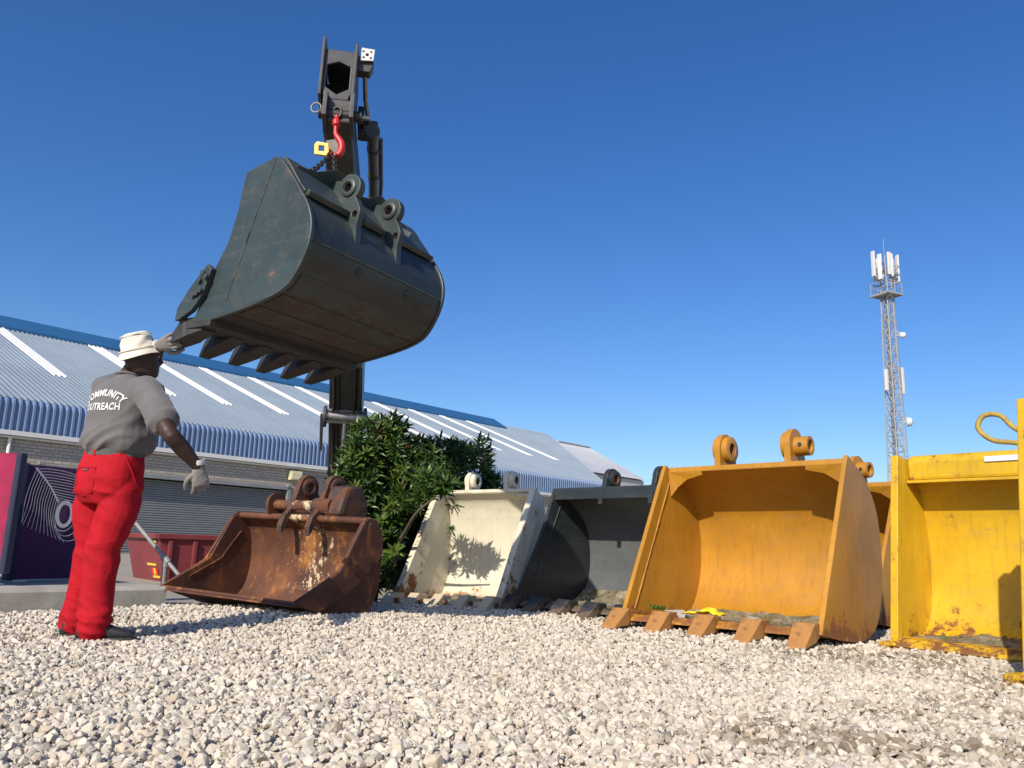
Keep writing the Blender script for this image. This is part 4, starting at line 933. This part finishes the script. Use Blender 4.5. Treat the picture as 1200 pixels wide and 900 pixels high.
# lettering on the back, laid onto the cloth
dg = bpy.context.evaluated_depsgraph_get(); bvh = BVHTree.FromPolygons([v.co.copy() for v in shirt.data.vertices], [tuple(p.vertices) for p in shirt.data.polygons])
def lettering(text, zc, size, arch):
    cu = bpy.data.curves.new('t', 'FONT'); cu.body = text; cu.size = size; cu.align_x = 'CENTER'; cu.resolution_u = 3; cu.offset = .0022; cu.space_character = 1.08
    to = bpy.data.objects.new('t', cu); COL.objects.link(to); d_ = bpy.context.evaluated_depsgraph_get(); d_.update()
    me = bpy.data.meshes.new_from_object(to.evaluated_get(d_)); bpy.data.objects.remove(to)
    bm = bmesh.new(); bm.from_mesh(me); bmesh.ops.triangulate(bm, faces=bm.faces)
    bmesh.ops.subdivide_edges(bm, edges=[e_ for e_ in bm.edges if e_.calc_length() > .012], cuts=1); 
    for v in bm.verts:
        x, y = v.co.x * .76, v.co.y
        if arch: a = x / arch; x, y = (arch + y) * math.sin(a), (arch + y) * math.cos(a) - arch
        org = Vector((0, 0, zc + y)) - fd * .5 + rd * (x - .01)
        hit = bvh.ray_cast(org, fd)
        v.co = (hit[0] - fd * .004) if hit[0] else org + fd * .4
    bm.to_mesh(me); bm.free(); me.materials.clear(); me.materials.append(M['print']); me.name = 'lettering'
    o_ = bpy.data.objects.new('lettering', me); link(o_, shirt); o_['label'] = 'white printed word ' + text
lettering('COMMUNITY', 1.350, .056, .20); lettering('OUTREACH', 1.268, .056, 0)
# trousers
def trouser_fold(c, nv):
    def cr(f, o_, sx_=1., sz_=1.): return .55 - abs(noise.noise(Vector((c.x * f * sx_ + o_, c.y * f * sx_, (c.z + .5 * c.dot(rd)) * f * sz_)))) * 2.2
    ank = max(0, 1 - abs(c.z - .12) / .14); kn = max(0, 1 - abs(c.z - .50) / .24); st = max(0, 1 - abs(c.z - .80) / .17)
    d = .004 * nz(c, 5, 5) + .004 * cr(9, 2, 1., .5)
    d += .018 * ank * cr(7, 4, .6, 3.0) + .011 * kn * cr(6, 1, .8, 1.8) + .013 * st * cr(6, 7, .8, 1.6)
    return c + nv * d
mb = MB()
mb.rings([ering(Vector((0, 0, z)) + fd * o_, rd, fd, a, b_, 24, 2.4) for z, a, b_, o_ in ((.74, .12, .12, -.02), (.80, .172, .150, -.018), (.88, .185, .158, -.02), (.95, .180, .148, -.016), (1.01, .168, .132, -.008), (1.035, .160, .124, -.004))])
for s, k, f in ((1, kn_r, ft_r), (-1, kn_l, ft_l)):
    limb(mb, [Vector((0, 0, .90)) + rd * .085 * s, Vector((0, 0, .72)).lerp(Vector((k.x, k.y, .72)), .5) + rd * .075 * s, k + rd * .015 * s, Vector((f.x, f.y, .26)).lerp(Vector((k.x, k.y, .26)), .4), Vector((f.x, f.y, .10)), Vector((f.x, f.y, .055))], [.108, .110, .094, .086, .090, .092], 20)
tr = fuse(mb, 'trousers', M['red'], person, .008, 6, trouser_fold)
tbvh = BVHTree.FromPolygons([v.co.copy() for v in tr.data.vertices], [tuple(p.vertices) for p in tr.data.polygons])
def on_tr(ang, z, out=.004):
    d = rd * math.cos(ang) + fd * math.sin(ang); h = tbvh.ray_cast(Vector((0, 0, z)) + d * .6, -d); return (h[0] if h[0] else Vector((0, 0, z)) + d * .17) + d * out
def seam(pts_, name, mat=M['red'], r=.004): MB().tube(pts_, r, 6).build(name, mat, tr, smooth=60)
belt = MB(); belt.rings([[Vector((0, 0, z)) - fd * .004 + rd * (.163 + o_) * math.cos(a) + fd * (.127 + o_) * math.sin(a) for a in [2 * math.pi * k / 40 for k in range(40)]] for z, o_ in ((1.012, .0), (1.012, .010), (1.062, .010), (1.062, -.002))], cap=False); belt.build('belt', M['belt'], person, smooth=40)
for an in (-150, -120, -95, -40, 20, 90):
    a = R(an); p = -fd * .004 + rd * .173 * math.cos(a) + fd * .137 * math.sin(a); d = (rd * math.cos(a) + fd * math.sin(a)).normalized()
    q = Matrix((d.cross(up), d, up)).transposed(); MB().box(p + Vector((0, 0, 1.022)), (.014, .006, .062), q).build('belt_loop', M['red'], tr)
seam([on_tr(R(-28 + 22 * k), 1.0 - .14 * k, .002) for k in (0, .25, .5, .75, 1)], 'pocket_edge', r=.005)
pz_ = [on_tr(R(-122), .935), on_tr(R(-122), .80), on_tr(R(-100), .775), on_tr(R(-78), .80), on_tr(R(-78), .935)]
seam(pz_, 'back_pocket', r=.003); seam([on_tr(R(-122 + 11 * k), .937, .002) for k in range(5)], 'pocket_flap_edge', r=.004)
MB().box(on_tr(R(-100), .925, .004), (.035, .006, .010), Matrix((-rd, fd, up)).transposed()).build('pocket_label', M['belt'], tr)
# hat
ha = (up - hdir * .30 - hr * .03).normalized(); hx = hdir.cross(ha).normalized(); hy = ha.cross(hx)
hc_ = head_c + ha * .035 - hdir * .004
mb = MB(); rings = []; N = 48
for r, h in ((.088, -.005), (.097, .0), (.122, -.036), (.1245, -.038), (.1245, -.034), (.099, .012), (.097, .03), (.094, .055), (.088, .082), (.080, .102), (.069, .115), (.052, .123), (.03, .127), (.004, .128)):
    ring = []
    for k in range(N):
        a = 2 * math.pi * k / N; wob = 1 + .035 * math.sin(3 * a + h * 40) * (1 if r > .12 else .5) + .03 * noise.noise(Vector((math.cos(a) * 2, math.sin(a) * 2, h * 26)))
        dz = .010 * math.sin(2 * a + .6) * (r / .135) ** 2 + (.008 * noise.noise(Vector((math.cos(a) * 1.5 * r / .1, math.sin(a) * 1.5 * r / .1, 4))) if h > .105 else 0)
        fold = .010 * math.sin(h * 150 + 2.6 * math.sin(a * 2) + a) if .02 < h < .11 else 0
        ring.append(hc_ + hx * math.cos(a) * (r * wob + fold) * .94 + hy * math.sin(a) * (r * wob + fold) * 1.06 + ha * (h + dz))
    rings.append(ring)
rings = [[hc_ + (p - hc_) * .95 for p in r_] for r_ in rings]
hat = MB().rings(rings, cap=False).build('hat', M['hat'], person, smooth=70)
sb_ = hat.modifiers.new('sub', 'SUBSURF'); sb_.levels = 1; sb_.render_levels = 1
for rr3, hh in ((.1035, .012), (.083, .100)): MB().tube([hc_ + hx * math.cos(a) * rr3 * .94 + hy * math.sin(a) * rr3 * 1.06 + ha * (hh + .010 * math.sin(2 * a + .6) * (rr3 / .135) ** 2) for a in [2 * math.pi * k / 32 for k in range(33)]], .003, 5, cap=False).build('hat_seam', M['hat'], hat, smooth=60)
# gloves
def glove(wr, tip, palm_n, thumb_side, curl, spread=.9, name='glove'):
    d = (tip - wr).normalized(); n_ = (palm_n - d * palm_n.dot(d)).normalized(); s = d.cross(n_) * thumb_side
    mb = MB()
    mb.rings([ering(wr + d * a, s, n_, b_, c_, 16, 2.3) for a, b_, c_ in ((-.03, .034, .030), (0, .034, .028), (.03, .040, .026), (.065, .047, .024), (.095, .046, .021), (.105, .040, .016))])
    for k, (off, ln, r) in enumerate(((.033, .070, .0115), (.011, .080, .012), (-.012, .074, .0115), (-.034, .058, .0105))):
        b0 = wr + d * (.085 - abs(k - 1.2) * .006) + s * off; q = [b0]; ang = R(12) * spread * (1.2 - k) * .5; a = 0; cur = b0
        dd = (d + s * math.tan(ang)).normalized()
        for j, fr in enumerate((.45, .32, .26)):
            a += R(curl * (.7 + .25 * j + .08 * k)); cur = cur + (dd * math.cos(a) + n_ * math.sin(a)) * ln * fr * 1.15; q.append(cur)
        limb(mb, q, [r * 1.05, r, r * .95, r * .85], 10, refine=3)
    t0 = wr + d * .035 + s * .034; limb(mb, [t0, t0 + (d * .5 + s * .7 + n_ * .25) * .038, t0 + (d * .8 + s * .62 + n_ * .5) * .062, t0 + (d * 1.05 + s * .45 + n_ * .7) * .078], [.016, .0145, .013, .011], 10, refine=3)
    g_ = fuse(mb, name, M['glove'], person, .0042, 2, lambda c, nv: c + nv * .0015 * nz(c, 60))
    MB().rings([ering(wr + d * a, s, n_, .033 + e_, .029 + e_, 20) for a, e_ in ((-.045, .0), (-.045, .006), (-.032, .008), (-.018, .006), (-.016, .0))], cap=False).build('glove_cuff', M['cuff'], g_, smooth=60)
glove(wr_r, tip_r, Vector((-.5, .75, 0)), -1, 22)
glove(wr_l, tip_l, Vector((.3, .7, .55)), -1, 20)
# shoes
def shoe(f, t):
    s = Vector((t.y, -t.x, 0)); mb = MB()
    def sec(x, z0, hz, w_, p=2.6): return ering(Vector((f.x, f.y, z0)) + t * x, s, up, w_, hz, 18, p)
    mb.rings([sec(-.085, .055, .035, .022), sec(-.075, .058, .048, .034), (sec(-.03, .066, .056, .042)), sec(.03, .062, .052, .044), sec(.09, .048, .038, .047), sec(.15, .040, .030, .050), sec(.195, .036, .026, .042), sec(.215, .034, .018, .022)])
    o_ = mb.build('shoe', M['shoe'], person, smooth=60); o_.modifiers.new('sub', 'SUBSURF').render_levels = 1
    so = MB().plate([(p.x, p.y) for p in [Vector((f.x, f.y)) + Vector((t.x, t.y)) * a + Vector((s.x, s.y)) * b_ for a, b_ in ((-.088, -.022), (-.06, -.038), (.03, -.042), (.10, -.050), (.16, -.050), (.205, -.032), (.22, 0), (.205, .032), (.16, .050), (.10, .050), (.03, .042), (-.06, .038), (-.088, .022))]], .0, .022, plane='xy').build('sole', M['sole'], o_, bevel=.004)
shoe(ft_r, toe_r); shoe(ft_l, toe_l)

# ------------------------------------------------------------------ bush
def leaf_mat(name, c0, c1):
    t = NT(name); oi = t.node('ObjectInfo'); n = t.noise(6, 3)
    g_ = t.node('NewGeometry')
    c = t.mix(t.math('ADD', t.math('MULTIPLY', g_.outputs['Random Per Island'], .75), t.math('MULTIPLY', n, .3), True), c0, c1)
    t.set(c, .38); t.b.inputs['Subsurface Weight'].default_value = 0
    tr_ = t.node('BsdfTranslucent'); mx = t.node('MixShader'); mx.inputs[0].default_value = .22
    t.l(c, tr_.inputs[0]); t.l(t.b.outputs[0], mx.inputs[1]); t.l(tr_.outputs[0], mx.inputs[2]); t.l(mx.outputs[0], t.n['Material Output'].inputs[0]); return t.m
M['leaf'] = leaf_mat('bush_leaf', (.014, .038, .008), (.07, .135, .02)); M['bark'] = plain('grey_bark', (.11, .085, .06), .9, 0, .3, 12, .6, 40, .01)
M['newleaf'] = leaf_mat('young_leaf', (.07, .13, .02), (.16, .22, .04))
M['dryleaf'] = leaf_mat('dry_leaf', (.20, .13, .05), (.32, .22, .09))
BR = Vector((-1.42, 8.65, 0)); bush = empty('bush', BR); tag(bush, 'dense dark green bush with long pointed leaves between rusty and cream bucket', 'bush')
lobes = [((-.92, 9.05, 1.42), (.36, .36, .34)), ((-1.40, 8.6, 1.40), (.38, .42, .46)), ((-1.58, 8.5, 1.02), (.30, .40, .50)), ((-1.30, 8.65, 1.70), (.22, .25, .28)), ((-.52, 9.35, 1.42), (.40, .40, .42)), ((-.95, 8.95, 1.22), (.50, .48, .52)), ((-1.30, 8.5, .60), (.45, .45, .50)), ((-1.05, 8.35, .55), (.25, .35, .50)), ((-.20, 9.35, 1.10), (.22, .3, .3)), ((-.85, 9.0, .6), (.5, .4, .6))]
sprays = [(p_[0] - .14, p_[1] + .42, p_[2] + .12) for p_ in [(-.52, 7.16, 1.02), (-.46, 7.12, 1.08), (-.55, 7.1, .92), (-.60, 7.15, 1.10), (-.72, 7.32, .98), (-.62, 7.28, 1.08), (-.82, 7.45, .86), (-.78, 7.38, 1.08), (-.66, 7.22, .90), (-.92, 7.62, .72), (-.98, 7.58, .58), (-1.02, 7.7, .45), (-.90, 7.5, .98), (-.98, 7.7, .85), (-.88, 7.5, .62)] if p_[2] > .80]
def leaf_pts(p, d, n_, ln, wd):
    s = d.cross(n_).normalized(); n_ = s.cross(d)
    a, b_, c = p + d * ln * .3, p + d * ln * .65 - n_ * ln * .05, p + d * ln - n_ * ln * .16
    return [p, a + s * wd * .5 + n_ * wd * .25, b_ + s * wd * .42 + n_ * wd * .2, c, b_ - s * wd * .42 + n_ * wd * .2, a - s * wd * .5 + n_ * wd * .25, a, b_]
LF = [(0, 1, 6), (1, 2, 7, 6), (2, 3, 7), (0, 6, 5), (6, 7, 4, 5), (7, 3, 4)]
def rosette(mb, p, ax, r2, nl=13, ln=.135, wd=.030):
    ax = ax.normalized(); u = ax.orthogonal().normalized(); v = ax.cross(u); a0 = r2.uniform(0, 6)
    for i in range(nl):
        a = a0 + i * 2.4; el = R(r2.uniform(10, 45) + 35 * (i / nl)); d = ((u * math.cos(a) + v * math.sin(a)) * math.cos(el) + ax * math.sin(el)).normalized()
        d = (d - Vector((0, 0, .18))).normalized(); q = p - ax * (.07 * (1 - i / nl))
        mb.add(leaf_pts(q, d, (ax + Vector((0, 0, .01))).normalized() if abs(d.dot(ax)) < .95 else u, ln * r2.uniform(.65, 1.1), wd * r2.uniform(.8, 1.15)), LF)
r2 = random.Random(5); crown = MB(); dry = MB(); tips = []
for (c, rad) in lobes:
    vol = rad[0] * rad[1] * rad[2]; n = int(1080 * vol ** (2 / 3)) + 16
    for _ in range(n):
        dv = Vector((r2.gauss(0, 1), r2.gauss(0, 1), r2.gauss(0, 1))).normalized(); k = r2.uniform(.35, 1.06) ** .6
        k *= 1 + .30 * noise.noise(dv * 2.2 + Vector(c) * 2)
        p = Vector(c) + Vector((dv.x * rad[0], dv.y * rad[1], dv.z * rad[2])) * k - BR
        if p.z < .05: continue
        wp = p + BR
        if wp.x > -1.08 and wp.y < 8.75 and wp.z < .95: continue
        ax = dv + Vector((r2.uniform(-.4, .4), r2.uniform(-.4, .4), r2.uniform(.1, .9)))
        tips.append((p, ax, k))
front = sorted([t_ for t_ in tips if t_[2] > .8], key=lambda t_: t_[0].y + .3 * r2.random())[:130]; fs_ = {id(t_) for t_ in front}
for t_ in tips:
    if id(t_) in fs_: continue
    rosette(dry if r2.random() < .02 else crown, t_[0], t_[1], r2, 10)
co_ = crown.build('crown', M['leaf'], bush); co_['kind'] = 'stuff'
do_ = dry.build('dry_leaves', M['dryleaf'], bush); do_['kind'] = 'stuff'
shapes = []
for k in range(5):
    mb = MB(); rosette(mb, Vector((0, 0, 0)), Vector((0, 0, 1)), r2, 14, .14, .032); me = mb.build('leaf_cluster', M['leaf'], bush).data; shapes.append(me); bpy.data.objects.remove(bpy.context.scene.objects[-1] if False else [o_ for o_ in bush.children if o_.data == me][0])
young = []
for me in shapes: m2_ = me.copy(); m2_.materials.clear(); m2_.materials.append(M['newleaf']); young.append(m2_)
def cluster(p, ax, s=1.):
    o_ = bpy.data.objects.new('leaf_cluster', r2.choice(young if r2.random() < .22 else shapes)); link(o_, bush); q = Vector(ax).to_track_quat('Z', 'Y').to_matrix().to_4x4() @ Matrix.Rotation(r2.uniform(0, 6), 4, 'Z') @ Matrix.Scale(s, 4); q.translation = p; o_.matrix_local = q
for t_ in front: cluster(t_[0], t_[1], r2.uniform(.9, 1.15))
for s_ in sprays:
    for _ in range(3): cluster(Vector(s_) + Vector((r2.uniform(-.07, .07), r2.uniform(-.06, .06), r2.uniform(-.07, .07))) - BR, Vector((r2.uniform(-.1, .7), r2.uniform(-.9, 0), r2.uniform(.1, .8))), r2.uniform(.9, 1.15))
mb = MB()
for a in range(6):
    an = a * 1.05 + .3; e = Vector((.5 * math.cos(an), .4 * math.sin(an), 1.3 + .2 * math.sin(a * 3))); mb.tube(catmull([(.05 * math.cos(an), .05 * math.sin(an), -.05), (.12 * math.cos(an), .12 * math.sin(an), .5), (e * .7)[:], e[:]], 4), [.045 - .0032 * k for k in range(13)], 8)
mb.tube(catmull([(0, 0, .2), (.35, -.5, .6), (.55, -1.0, .85), (.75, -1.32, 1.0)], 4), [.03 - .0018 * k for k in range(13)], 7); mb.tube(catmull([(.1, -.1, .15), (.3, -.6, .35), (.42, -.95, .5)], 4), [.025 - .002 * k for k in range(9)], 7)
mb.tube(catmull([(0, 0, .3), (.5, .4, .8), (.9, .7, 1.3)], 4), [.035 - .003 * k for k in range(9)], 7)
mb.build('trunk', M['bark'], bush, smooth=50)

# ------------------------------------------------------------------ things behind the kerb
M['pink'] = cloth('pink_canvas', (.30, .010, .06), .85, 300, .2); M['navy'] = cloth('navy_canvas_edge', (.020, .022, .055), .85, 300); M['purple'] = cloth('purple_canvas', (.060, .012, .07), .8, 300, .15)
M['inkwhite'] = plain('white_canvas_print', (.70, .70, .70), .8, 0, .03, 10, 0); M['whitepost'] = plain('white_painted_post', (.7, .7, .68), .5, 0, .08, 10, .1)
def on_kerb(x, y): return KM @ Vector((x, y, .175))
def barrier(p0, p1, h, mat, name, label, z0=.10):
    p0, p1 = Vector(p0), Vector(p1); d = (p1 - p0); ln = d.length; d.normalize(); n_ = Vector((-d.y, d.x, 0))
    mm = Matrix((d, n_, up)).transposed().to_4x4(); mm.translation = p0; root = empty(name, mat=mm); tag(root, label, 'canvas barrier')
    nx, nzv = 24, 16; mb = MB(); rows = []
    for j in range(nzv + 1):
        rows.append([Vector((ln * i / nx, -.048 - .012 * noise.noise(Vector((i * .3, j * .22, ln))) - .007 * math.sin(math.pi * j / nzv) * math.sin(i * .7), z0 + (h - z0) * j / nzv)) for i in range(nx + 1)])
    mb.rings(rows, cap=False, closed=False); mb.build('canvas', mat, root, smooth=80)
    mb = MB(); mb.box((ln / 2, .0, (h + z0) / 2), (ln, .04, h - z0)); mb.build('frame', M['navy'], root, bevel=.015)
    for x in (.0, ln): MB().box((x, -.018, (h + z0) / 2), (.05, .10, h - z0 + .02)).build('edge_binding', M['navy'], root, bevel=.015)
    for x in (.08, ln - .08):
        f_ = MB().tube([(x, 0, .0), (x, 0, z0 + .05)], .022, 12).build('foot', M['whitepost'], root, smooth=40); MB().box((x, 0, .008), (.10, .16, .016)).build('base_plate', M['whitepost'], f_, bevel=.004)
    return root
k0 = on_kerb(0, 0)
barrier((-5.25, 6.02, .175), (-3.76, 6.22, .175), .99, M['pink'], 'canvas_barrier', 'pink canvas barrier with navy edge at the left border')
pb0, pb1 = Vector((-4.05, 6.72, .175)), Vector((-3.64, 7.42, .175))
pbar = barrier(pb0, pb1, .955, M['purple'], 'canvas_barrier', 'dark purple canvas barrier with white peacock feather print behind the worker', .02)
# feather drawn as thin printed strokes
ln = (pb1 - pb0).length
def stroke(pp, wd_):
    mb = MB(); pp = catmull(pp, 5); rows = []
    for i, p in enumerate(pp):
        t_ = (pp[min(i + 1, len(pp) - 1)] - pp[max(i - 1, 0)]).normalized(); s = Vector((-t_.y, t_.x)) * wd_ / 2
        rows.append([Vector((p.x + s.x, -.070, p.y + s.y)), Vector((p.x - s.x, -.070, p.y - s.y))])
    mb.rings(rows, cap=False, closed=False); return mb
ecx, ecz = .37, .56; fe = MB()
def addm(m_): fe.add(m_.v, m_.f)
addm(stroke([(.07, .93), (.20, .80), (.30, .66)], .014))
for k in range(13):
    f = k / 12; x0 = .08 + .22 * f; z0_ = .92 - .26 * f
    addm(stroke([(x0, z0_), (max(.02, x0 - .01 - .03 * (1 - f)), z0_ - .14), (max(.02, x0 - .06 * (1 - f) + .03 * f), z0_ - .28 + .03 * f), (max(.02, x0 - .12 * (1 - f) + .10 * f), z0_ - .44 + .1 * f)], .0045))
    addm(stroke([(x0, z0_), (x0 + .12, z0_ - .03 + .04 * (1 - f)), (x0 + .30, z0_ - .06 + .05 * (1 - f)), (min(ln - .04, x0 + .45), z0_ - .12 + .05 * (1 - f))], .0045))
for k in range(3):
    r_ = .13 + .03 * k; addm(stroke([(ecx + r_ * math.cos(R(a)) * .8 + .03 * k, ecz + r_ * math.sin(R(a)) * 1.1 - .008 * k) for a in range(200, 321, 20)], .006))
addm(MB().revolve([(.052, 0), (.095, 0)], (ecx, -.0455, ecz), (0, 1, 0), 24)) if False else addm(stroke([(ecx + .075 * math.cos(R(a)) * .85, ecz + .10 * math.sin(R(a))) for a in range(0, 361, 24)], .032))
fo = fe.build('feather_print', M['inkwhite'], pbar); fo['label'] = 'white line drawing of a peacock feather'; fo['kind'] = 'stuff'

M['maroon'] = painted('maroon_paint', (.20, .030, .036), rust=.1, low=.1, rough=.5, dirt=.4, rcol=(.10, .03, .02), seed=14, fade=.2)
M['reflect_y'] = plain('yellow_reflector', (.80, .55, .03), .4, 0, .05, 10, 0); M['reflect_r'] = plain('red_reflector', (.7, .03, .02), .4, 0, .05, 10, 0)
sp = empty('skip_bin', mat=Matrix.Translation((-4.62, 10.9, -.035)) @ Matrix.Rotation(R(42), 4, 'Z')); tag(sp, 'maroon steel skip bin with reflective tape behind the kerb', 'skip bin')
# local x along the long side, front face at y=0; left end slopes
hgt = .62
MB().plate([(.16, 0), (3.0, 0), (3.0, hgt), (0, hgt), (0.02, .5)], .0, .03, plane='xz').build('side_panel', M['maroon'], sp, bevel=.004)
MB().plate([(.16, 0), (3.0, 0), (3.0, hgt), (0, hgt), (0.02, .5)], 1.3, 1.33, plane='xz').build('side_panel', M['maroon'], sp, bevel=.004)
b = MB(); b.add([(.16, .03, 0), (.16, 1.3, 0), (.02, 1.3, .5), (0.02, .03, .5), (0, .03, hgt), (0, 1.3, hgt)], [(0, 1, 2, 3), (3, 2, 5, 4)]); eo = b.build('end_panel', M['maroon'], sp)
MB().plate([(.03, 0), (1.3, 0), (1.3, .03), (.03, .03)], .16, 3.0, plane='yz').build('floor', M['maroon'], sp)
MB().box((1.5, -.015, hgt - .02), (3.06, .07, .07)).build('top_rail', M['maroon'], sp, bevel=.01); MB().box((-.02, .66, hgt - .02), (.07, 1.33, .07)).build('top_rail', M['maroon'], sp, bevel=.01)
for x in (.09, .42, .78, 1.14, 1.50, 1.86, 2.22): MB().box((x + .06, -.027, hgt / 2 - .03), (.055, .05, hgt - .09)).build('rib', M['maroon'], sp, bevel=.008)
def on_end(y, z): x = .16 - .14 * z / .5 - .012; return Vector((x, y, z))
for (y, z, w_, h_, mt) in ((.25, .53, .30, .028, 'reflect_y'), (.42, .22, .34, .03, 'reflect_y'), (.30, .06, .26, .03, 'reflect_y'), (.26, .13, .07, .09, 'reflect_r'), (.34, .13, .06, .09, 'reflect_y'), (.41, .13, .07, .09, 'reflect_r')):
    MB().box(on_end(y, z), (.006, w_, h_), Matrix.Rotation(R(-15.6), 3, 'Y')).build('reflective_tape', M[mt], sp)

rl = empty('pipe_railing', (-3.30, 8.0, .14)); tag(rl, 'galvanised pipe brace with clamp fitting left of the rusty bucket', 'railing')
MB().tube([(.0, 0, -.02), (.0, 0, .20)], .024, 14).build('post', M['galv'], rl, smooth=40)
MB().tube([(-.42, .08, .60), (.34, -.06, -.10)], .019, 14).build('brace', M['galv'], rl, smooth=40)
MB().revolve([(.019, -.045), (.031, -.045), (.034, 0), (.031, .045), (.019, .045)], (-.005, .005, .215), (-.76, .14, .70), 16).build('clamp', M['galv'], rl, smooth=40)
MB().revolve([(.024, -.03), (.032, -.03), (.032, .03), (.024, .03)], (0, 0, .17), (0, 0, 1), 16).build('clamp', M['galv'], rl, smooth=40)

# ------------------------------------------------------------------ small things in and on the buckets
OBM = frame((1.459, 5.781, .124), 42.2, 4.5, -.6); YBM = frame((3.185, 4.88, .075), 52, 0); WBM = frame((-.545, 7.70, .075), 29, 3.4, -1.2) @ Matrix.Scale(1.04, 4); DBM = frame((.585, 7.11, .105), 46, 3.0, 0) @ Matrix.Scale(.925, 4); RBM = frame((-2.175, 6.42, .150), 32.8, 6.4, 1.3) @ Matrix.Scale(.93, 4)
ts_ = NT('caked_soil'); s1 = ts_.noise(9, 8, .7); ts_.bump(ts_.noise(50, 6), .7, .015); M['soil'] = ts_.set(ts_.ramp(s1, [(.3, (.085, .065, .035)), (.45, (.14, .12, .055)), (.55, (.24, .20, .14)), (.7, (.38, .34, .27))]), .95)
def soil(mm, x0, x1, y0, y1, hmax, label, seed, edge=None):
    nx, ny = 46, 22; mb = MB(); rows = []
    for i in range(nx + 1):
        row = []
        for j in range(ny + 1):
            x = x0 + (x1 - x0) * i / nx; y = y0 + (y1 - y0) * j / ny
            e = min(1, 3.5 * min(i / nx, 1 - i / nx) + .25) * min(1, 3 * j / ny)
            h = hmax * e * (.5 + .5 * noise.noise(Vector((x * 3.2, y * 3.2, seed))) + .35 * noise.noise(Vector((x * 11, y * 11, seed))) + .12 * noise.noise(Vector((x * 34, y * 34, seed)))) + .004
            row.append(Vector((x, y, max(h, -.01) + max(0, (y - .68)) ** 2 * 1.6)))
        rows.append(row)
    mb.rings(rows, cap=False, closed=False)
    rs_ = random.Random(seed)
    for _ in range(90):
        me_ = rs_.choice(list(stone_col.objects)).data; i, j = rs_.randint(2, nx - 2), rs_.randint(3, ny - 1); c = rows[i][j]; sc = rs_.uniform(.008, .026); q = Matrix.Rotation(rs_.uniform(0, 6), 3, 'Z') @ Matrix.Rotation(rs_.uniform(-.5, .5), 3, 'X')
        mb.add([q @ (v.co * sc) + c for v in me_.vertices], [tuple(p.vertices) for p in me_.polygons])
    o_ = mb.build('soil', M['soil'], None, smooth=30); o_.matrix_world = mm; tag(o_, label, 'soil', kind='stuff')
soil(OBM, -.71, .71, .03, .90, .042, 'caked soil on the floor of the large orange bucket', 3)
soil(YBM, -.86, .86, .05, .50, .075, 'caked soil on the floor of the yellow loader bucket', 9)
soil(WBM, -.51, .51, .05, .76, .06, 'pale soil on the floor of the cream bucket', 15)
soil(DBM, -.71, .71, .05, .98, .06, 'grey soil on the floor of the charcoal bucket', 21)
def rock(mm, p, s, name, label, mat, seed, cat):
    rs_ = random.Random(seed); bm = bmesh.new()
    bmesh.ops.create_icosphere(bm, subdivisions=3, radius=1)
    for v in bm.verts: v.co = Vector((v.co.x * s[0], v.co.y * s[1], v.co.z * s[2])) * (1 + .40 * noise.noise(v.co * 1.3 + Vector((seed, 0, 0))) + .22 * noise.noise(v.co * 4 + Vector((seed, 0, 0))))
    me = bpy.data.meshes.new(name); bm.to_mesh(me); bm.free(); me.materials.append(mat); o_ = bpy.data.objects.new(name, me); link(o_); o_.matrix_world = mm @ Matrix.Translation(p); tag(o_, label, cat)
rock(OBM, (-.36, .10, .03), (.11, .055, .04), 'concrete_lump', 'grey concrete lump lying beside the weed in the orange bucket', M['concrete'], 3, 'rubble')
rock(OBM, (.20, .20, .03), (.07, .05, .03), 'concrete_lump', 'grey concrete lump lying right of the yellow bag in the orange bucket', M['concrete'], 8, 'rubble')
M['bag'] = plain('yellow_plastic', (.75, .55, .02), .35, 0, .08, 15, .2)
mb = MB(); rows = []
for i in range(15):
    rows.append([Vector(((i - 7) * .021 + .004 * math.sin(j * 1.7), (j - 4) * .017, .02 + .05 * math.exp(-((i - 9) / 3.5) ** 2) * (1 - abs(j - 4) / 6) + .022 * noise.noise(Vector((i * .55, j * .6, 2))))) for j in range(9)])
mb.rings(rows, cap=False, closed=False); bo_ = mb.build('plastic_bag', M['bag'], None); so_ = bo_.modifiers.new('th', 'SOLIDIFY'); so_.thickness = .002; bo_.matrix_world = OBM @ Matrix.Translation((-.10, .05, .035)); tag(bo_, 'crumpled yellow plastic bag in the mouth of the large orange bucket', 'plastic bag')
M['weed'] = leaf_mat('weed_leaf', (.07, .14, .02), (.16, .26, .05))
wd_o = empty('weed', mat=OBM @ Matrix.Translation((-.50, .08, .06))); tag(wd_o, 'small green weed growing in the left corner of orange bucket', 'weed'); mb = MB()
for _ in range(60):
    a = r2.uniform(0, 6.28); d = Vector((math.cos(a), math.sin(a), r2.uniform(.2, 1.3))).normalized(); mb.add(leaf_pts(Vector((r2.uniform(-.05, .05), r2.uniform(-.05, .05), 0)), d, Vector((0, 0, 1)), r2.uniform(.03, .065), .013), LF)
mb.build('leaves', M['weed'], wd_o)['kind'] = 'stuff'
# hose and white tape on the yellow bucket's rail
M['hosey'] = plain('dusty_yellow_hose', (.36, .25, .05), .7, 0, .3, 20, .3)
hp = catmull([(x_ - .06, y_, z_) for x_, y_, z_ in [(-.02, .33, 1.275), (-.12, .30, 1.30), (-.26, .30, 1.33), (-.34, .30, 1.42), (-.30, .31, 1.50), (-.20, .31, 1.49), (-.12, .30, 1.40), (.0, .30, 1.33), (.2, .31, 1.30), (.45, .32, 1.29)]], 6)
ho = MB().tube(hp, .017, 10).build('hydraulic_hose', M['hosey'], None, smooth=60); ho.matrix_world = YBM; tag(ho, 'looped yellow hydraulic hose lying on the yellow bucket top rail', 'hose')
MB().box((-.16, .259, 1.20), (.40, .008, .035)).build('white_tape', M['inkwhite'], yb)
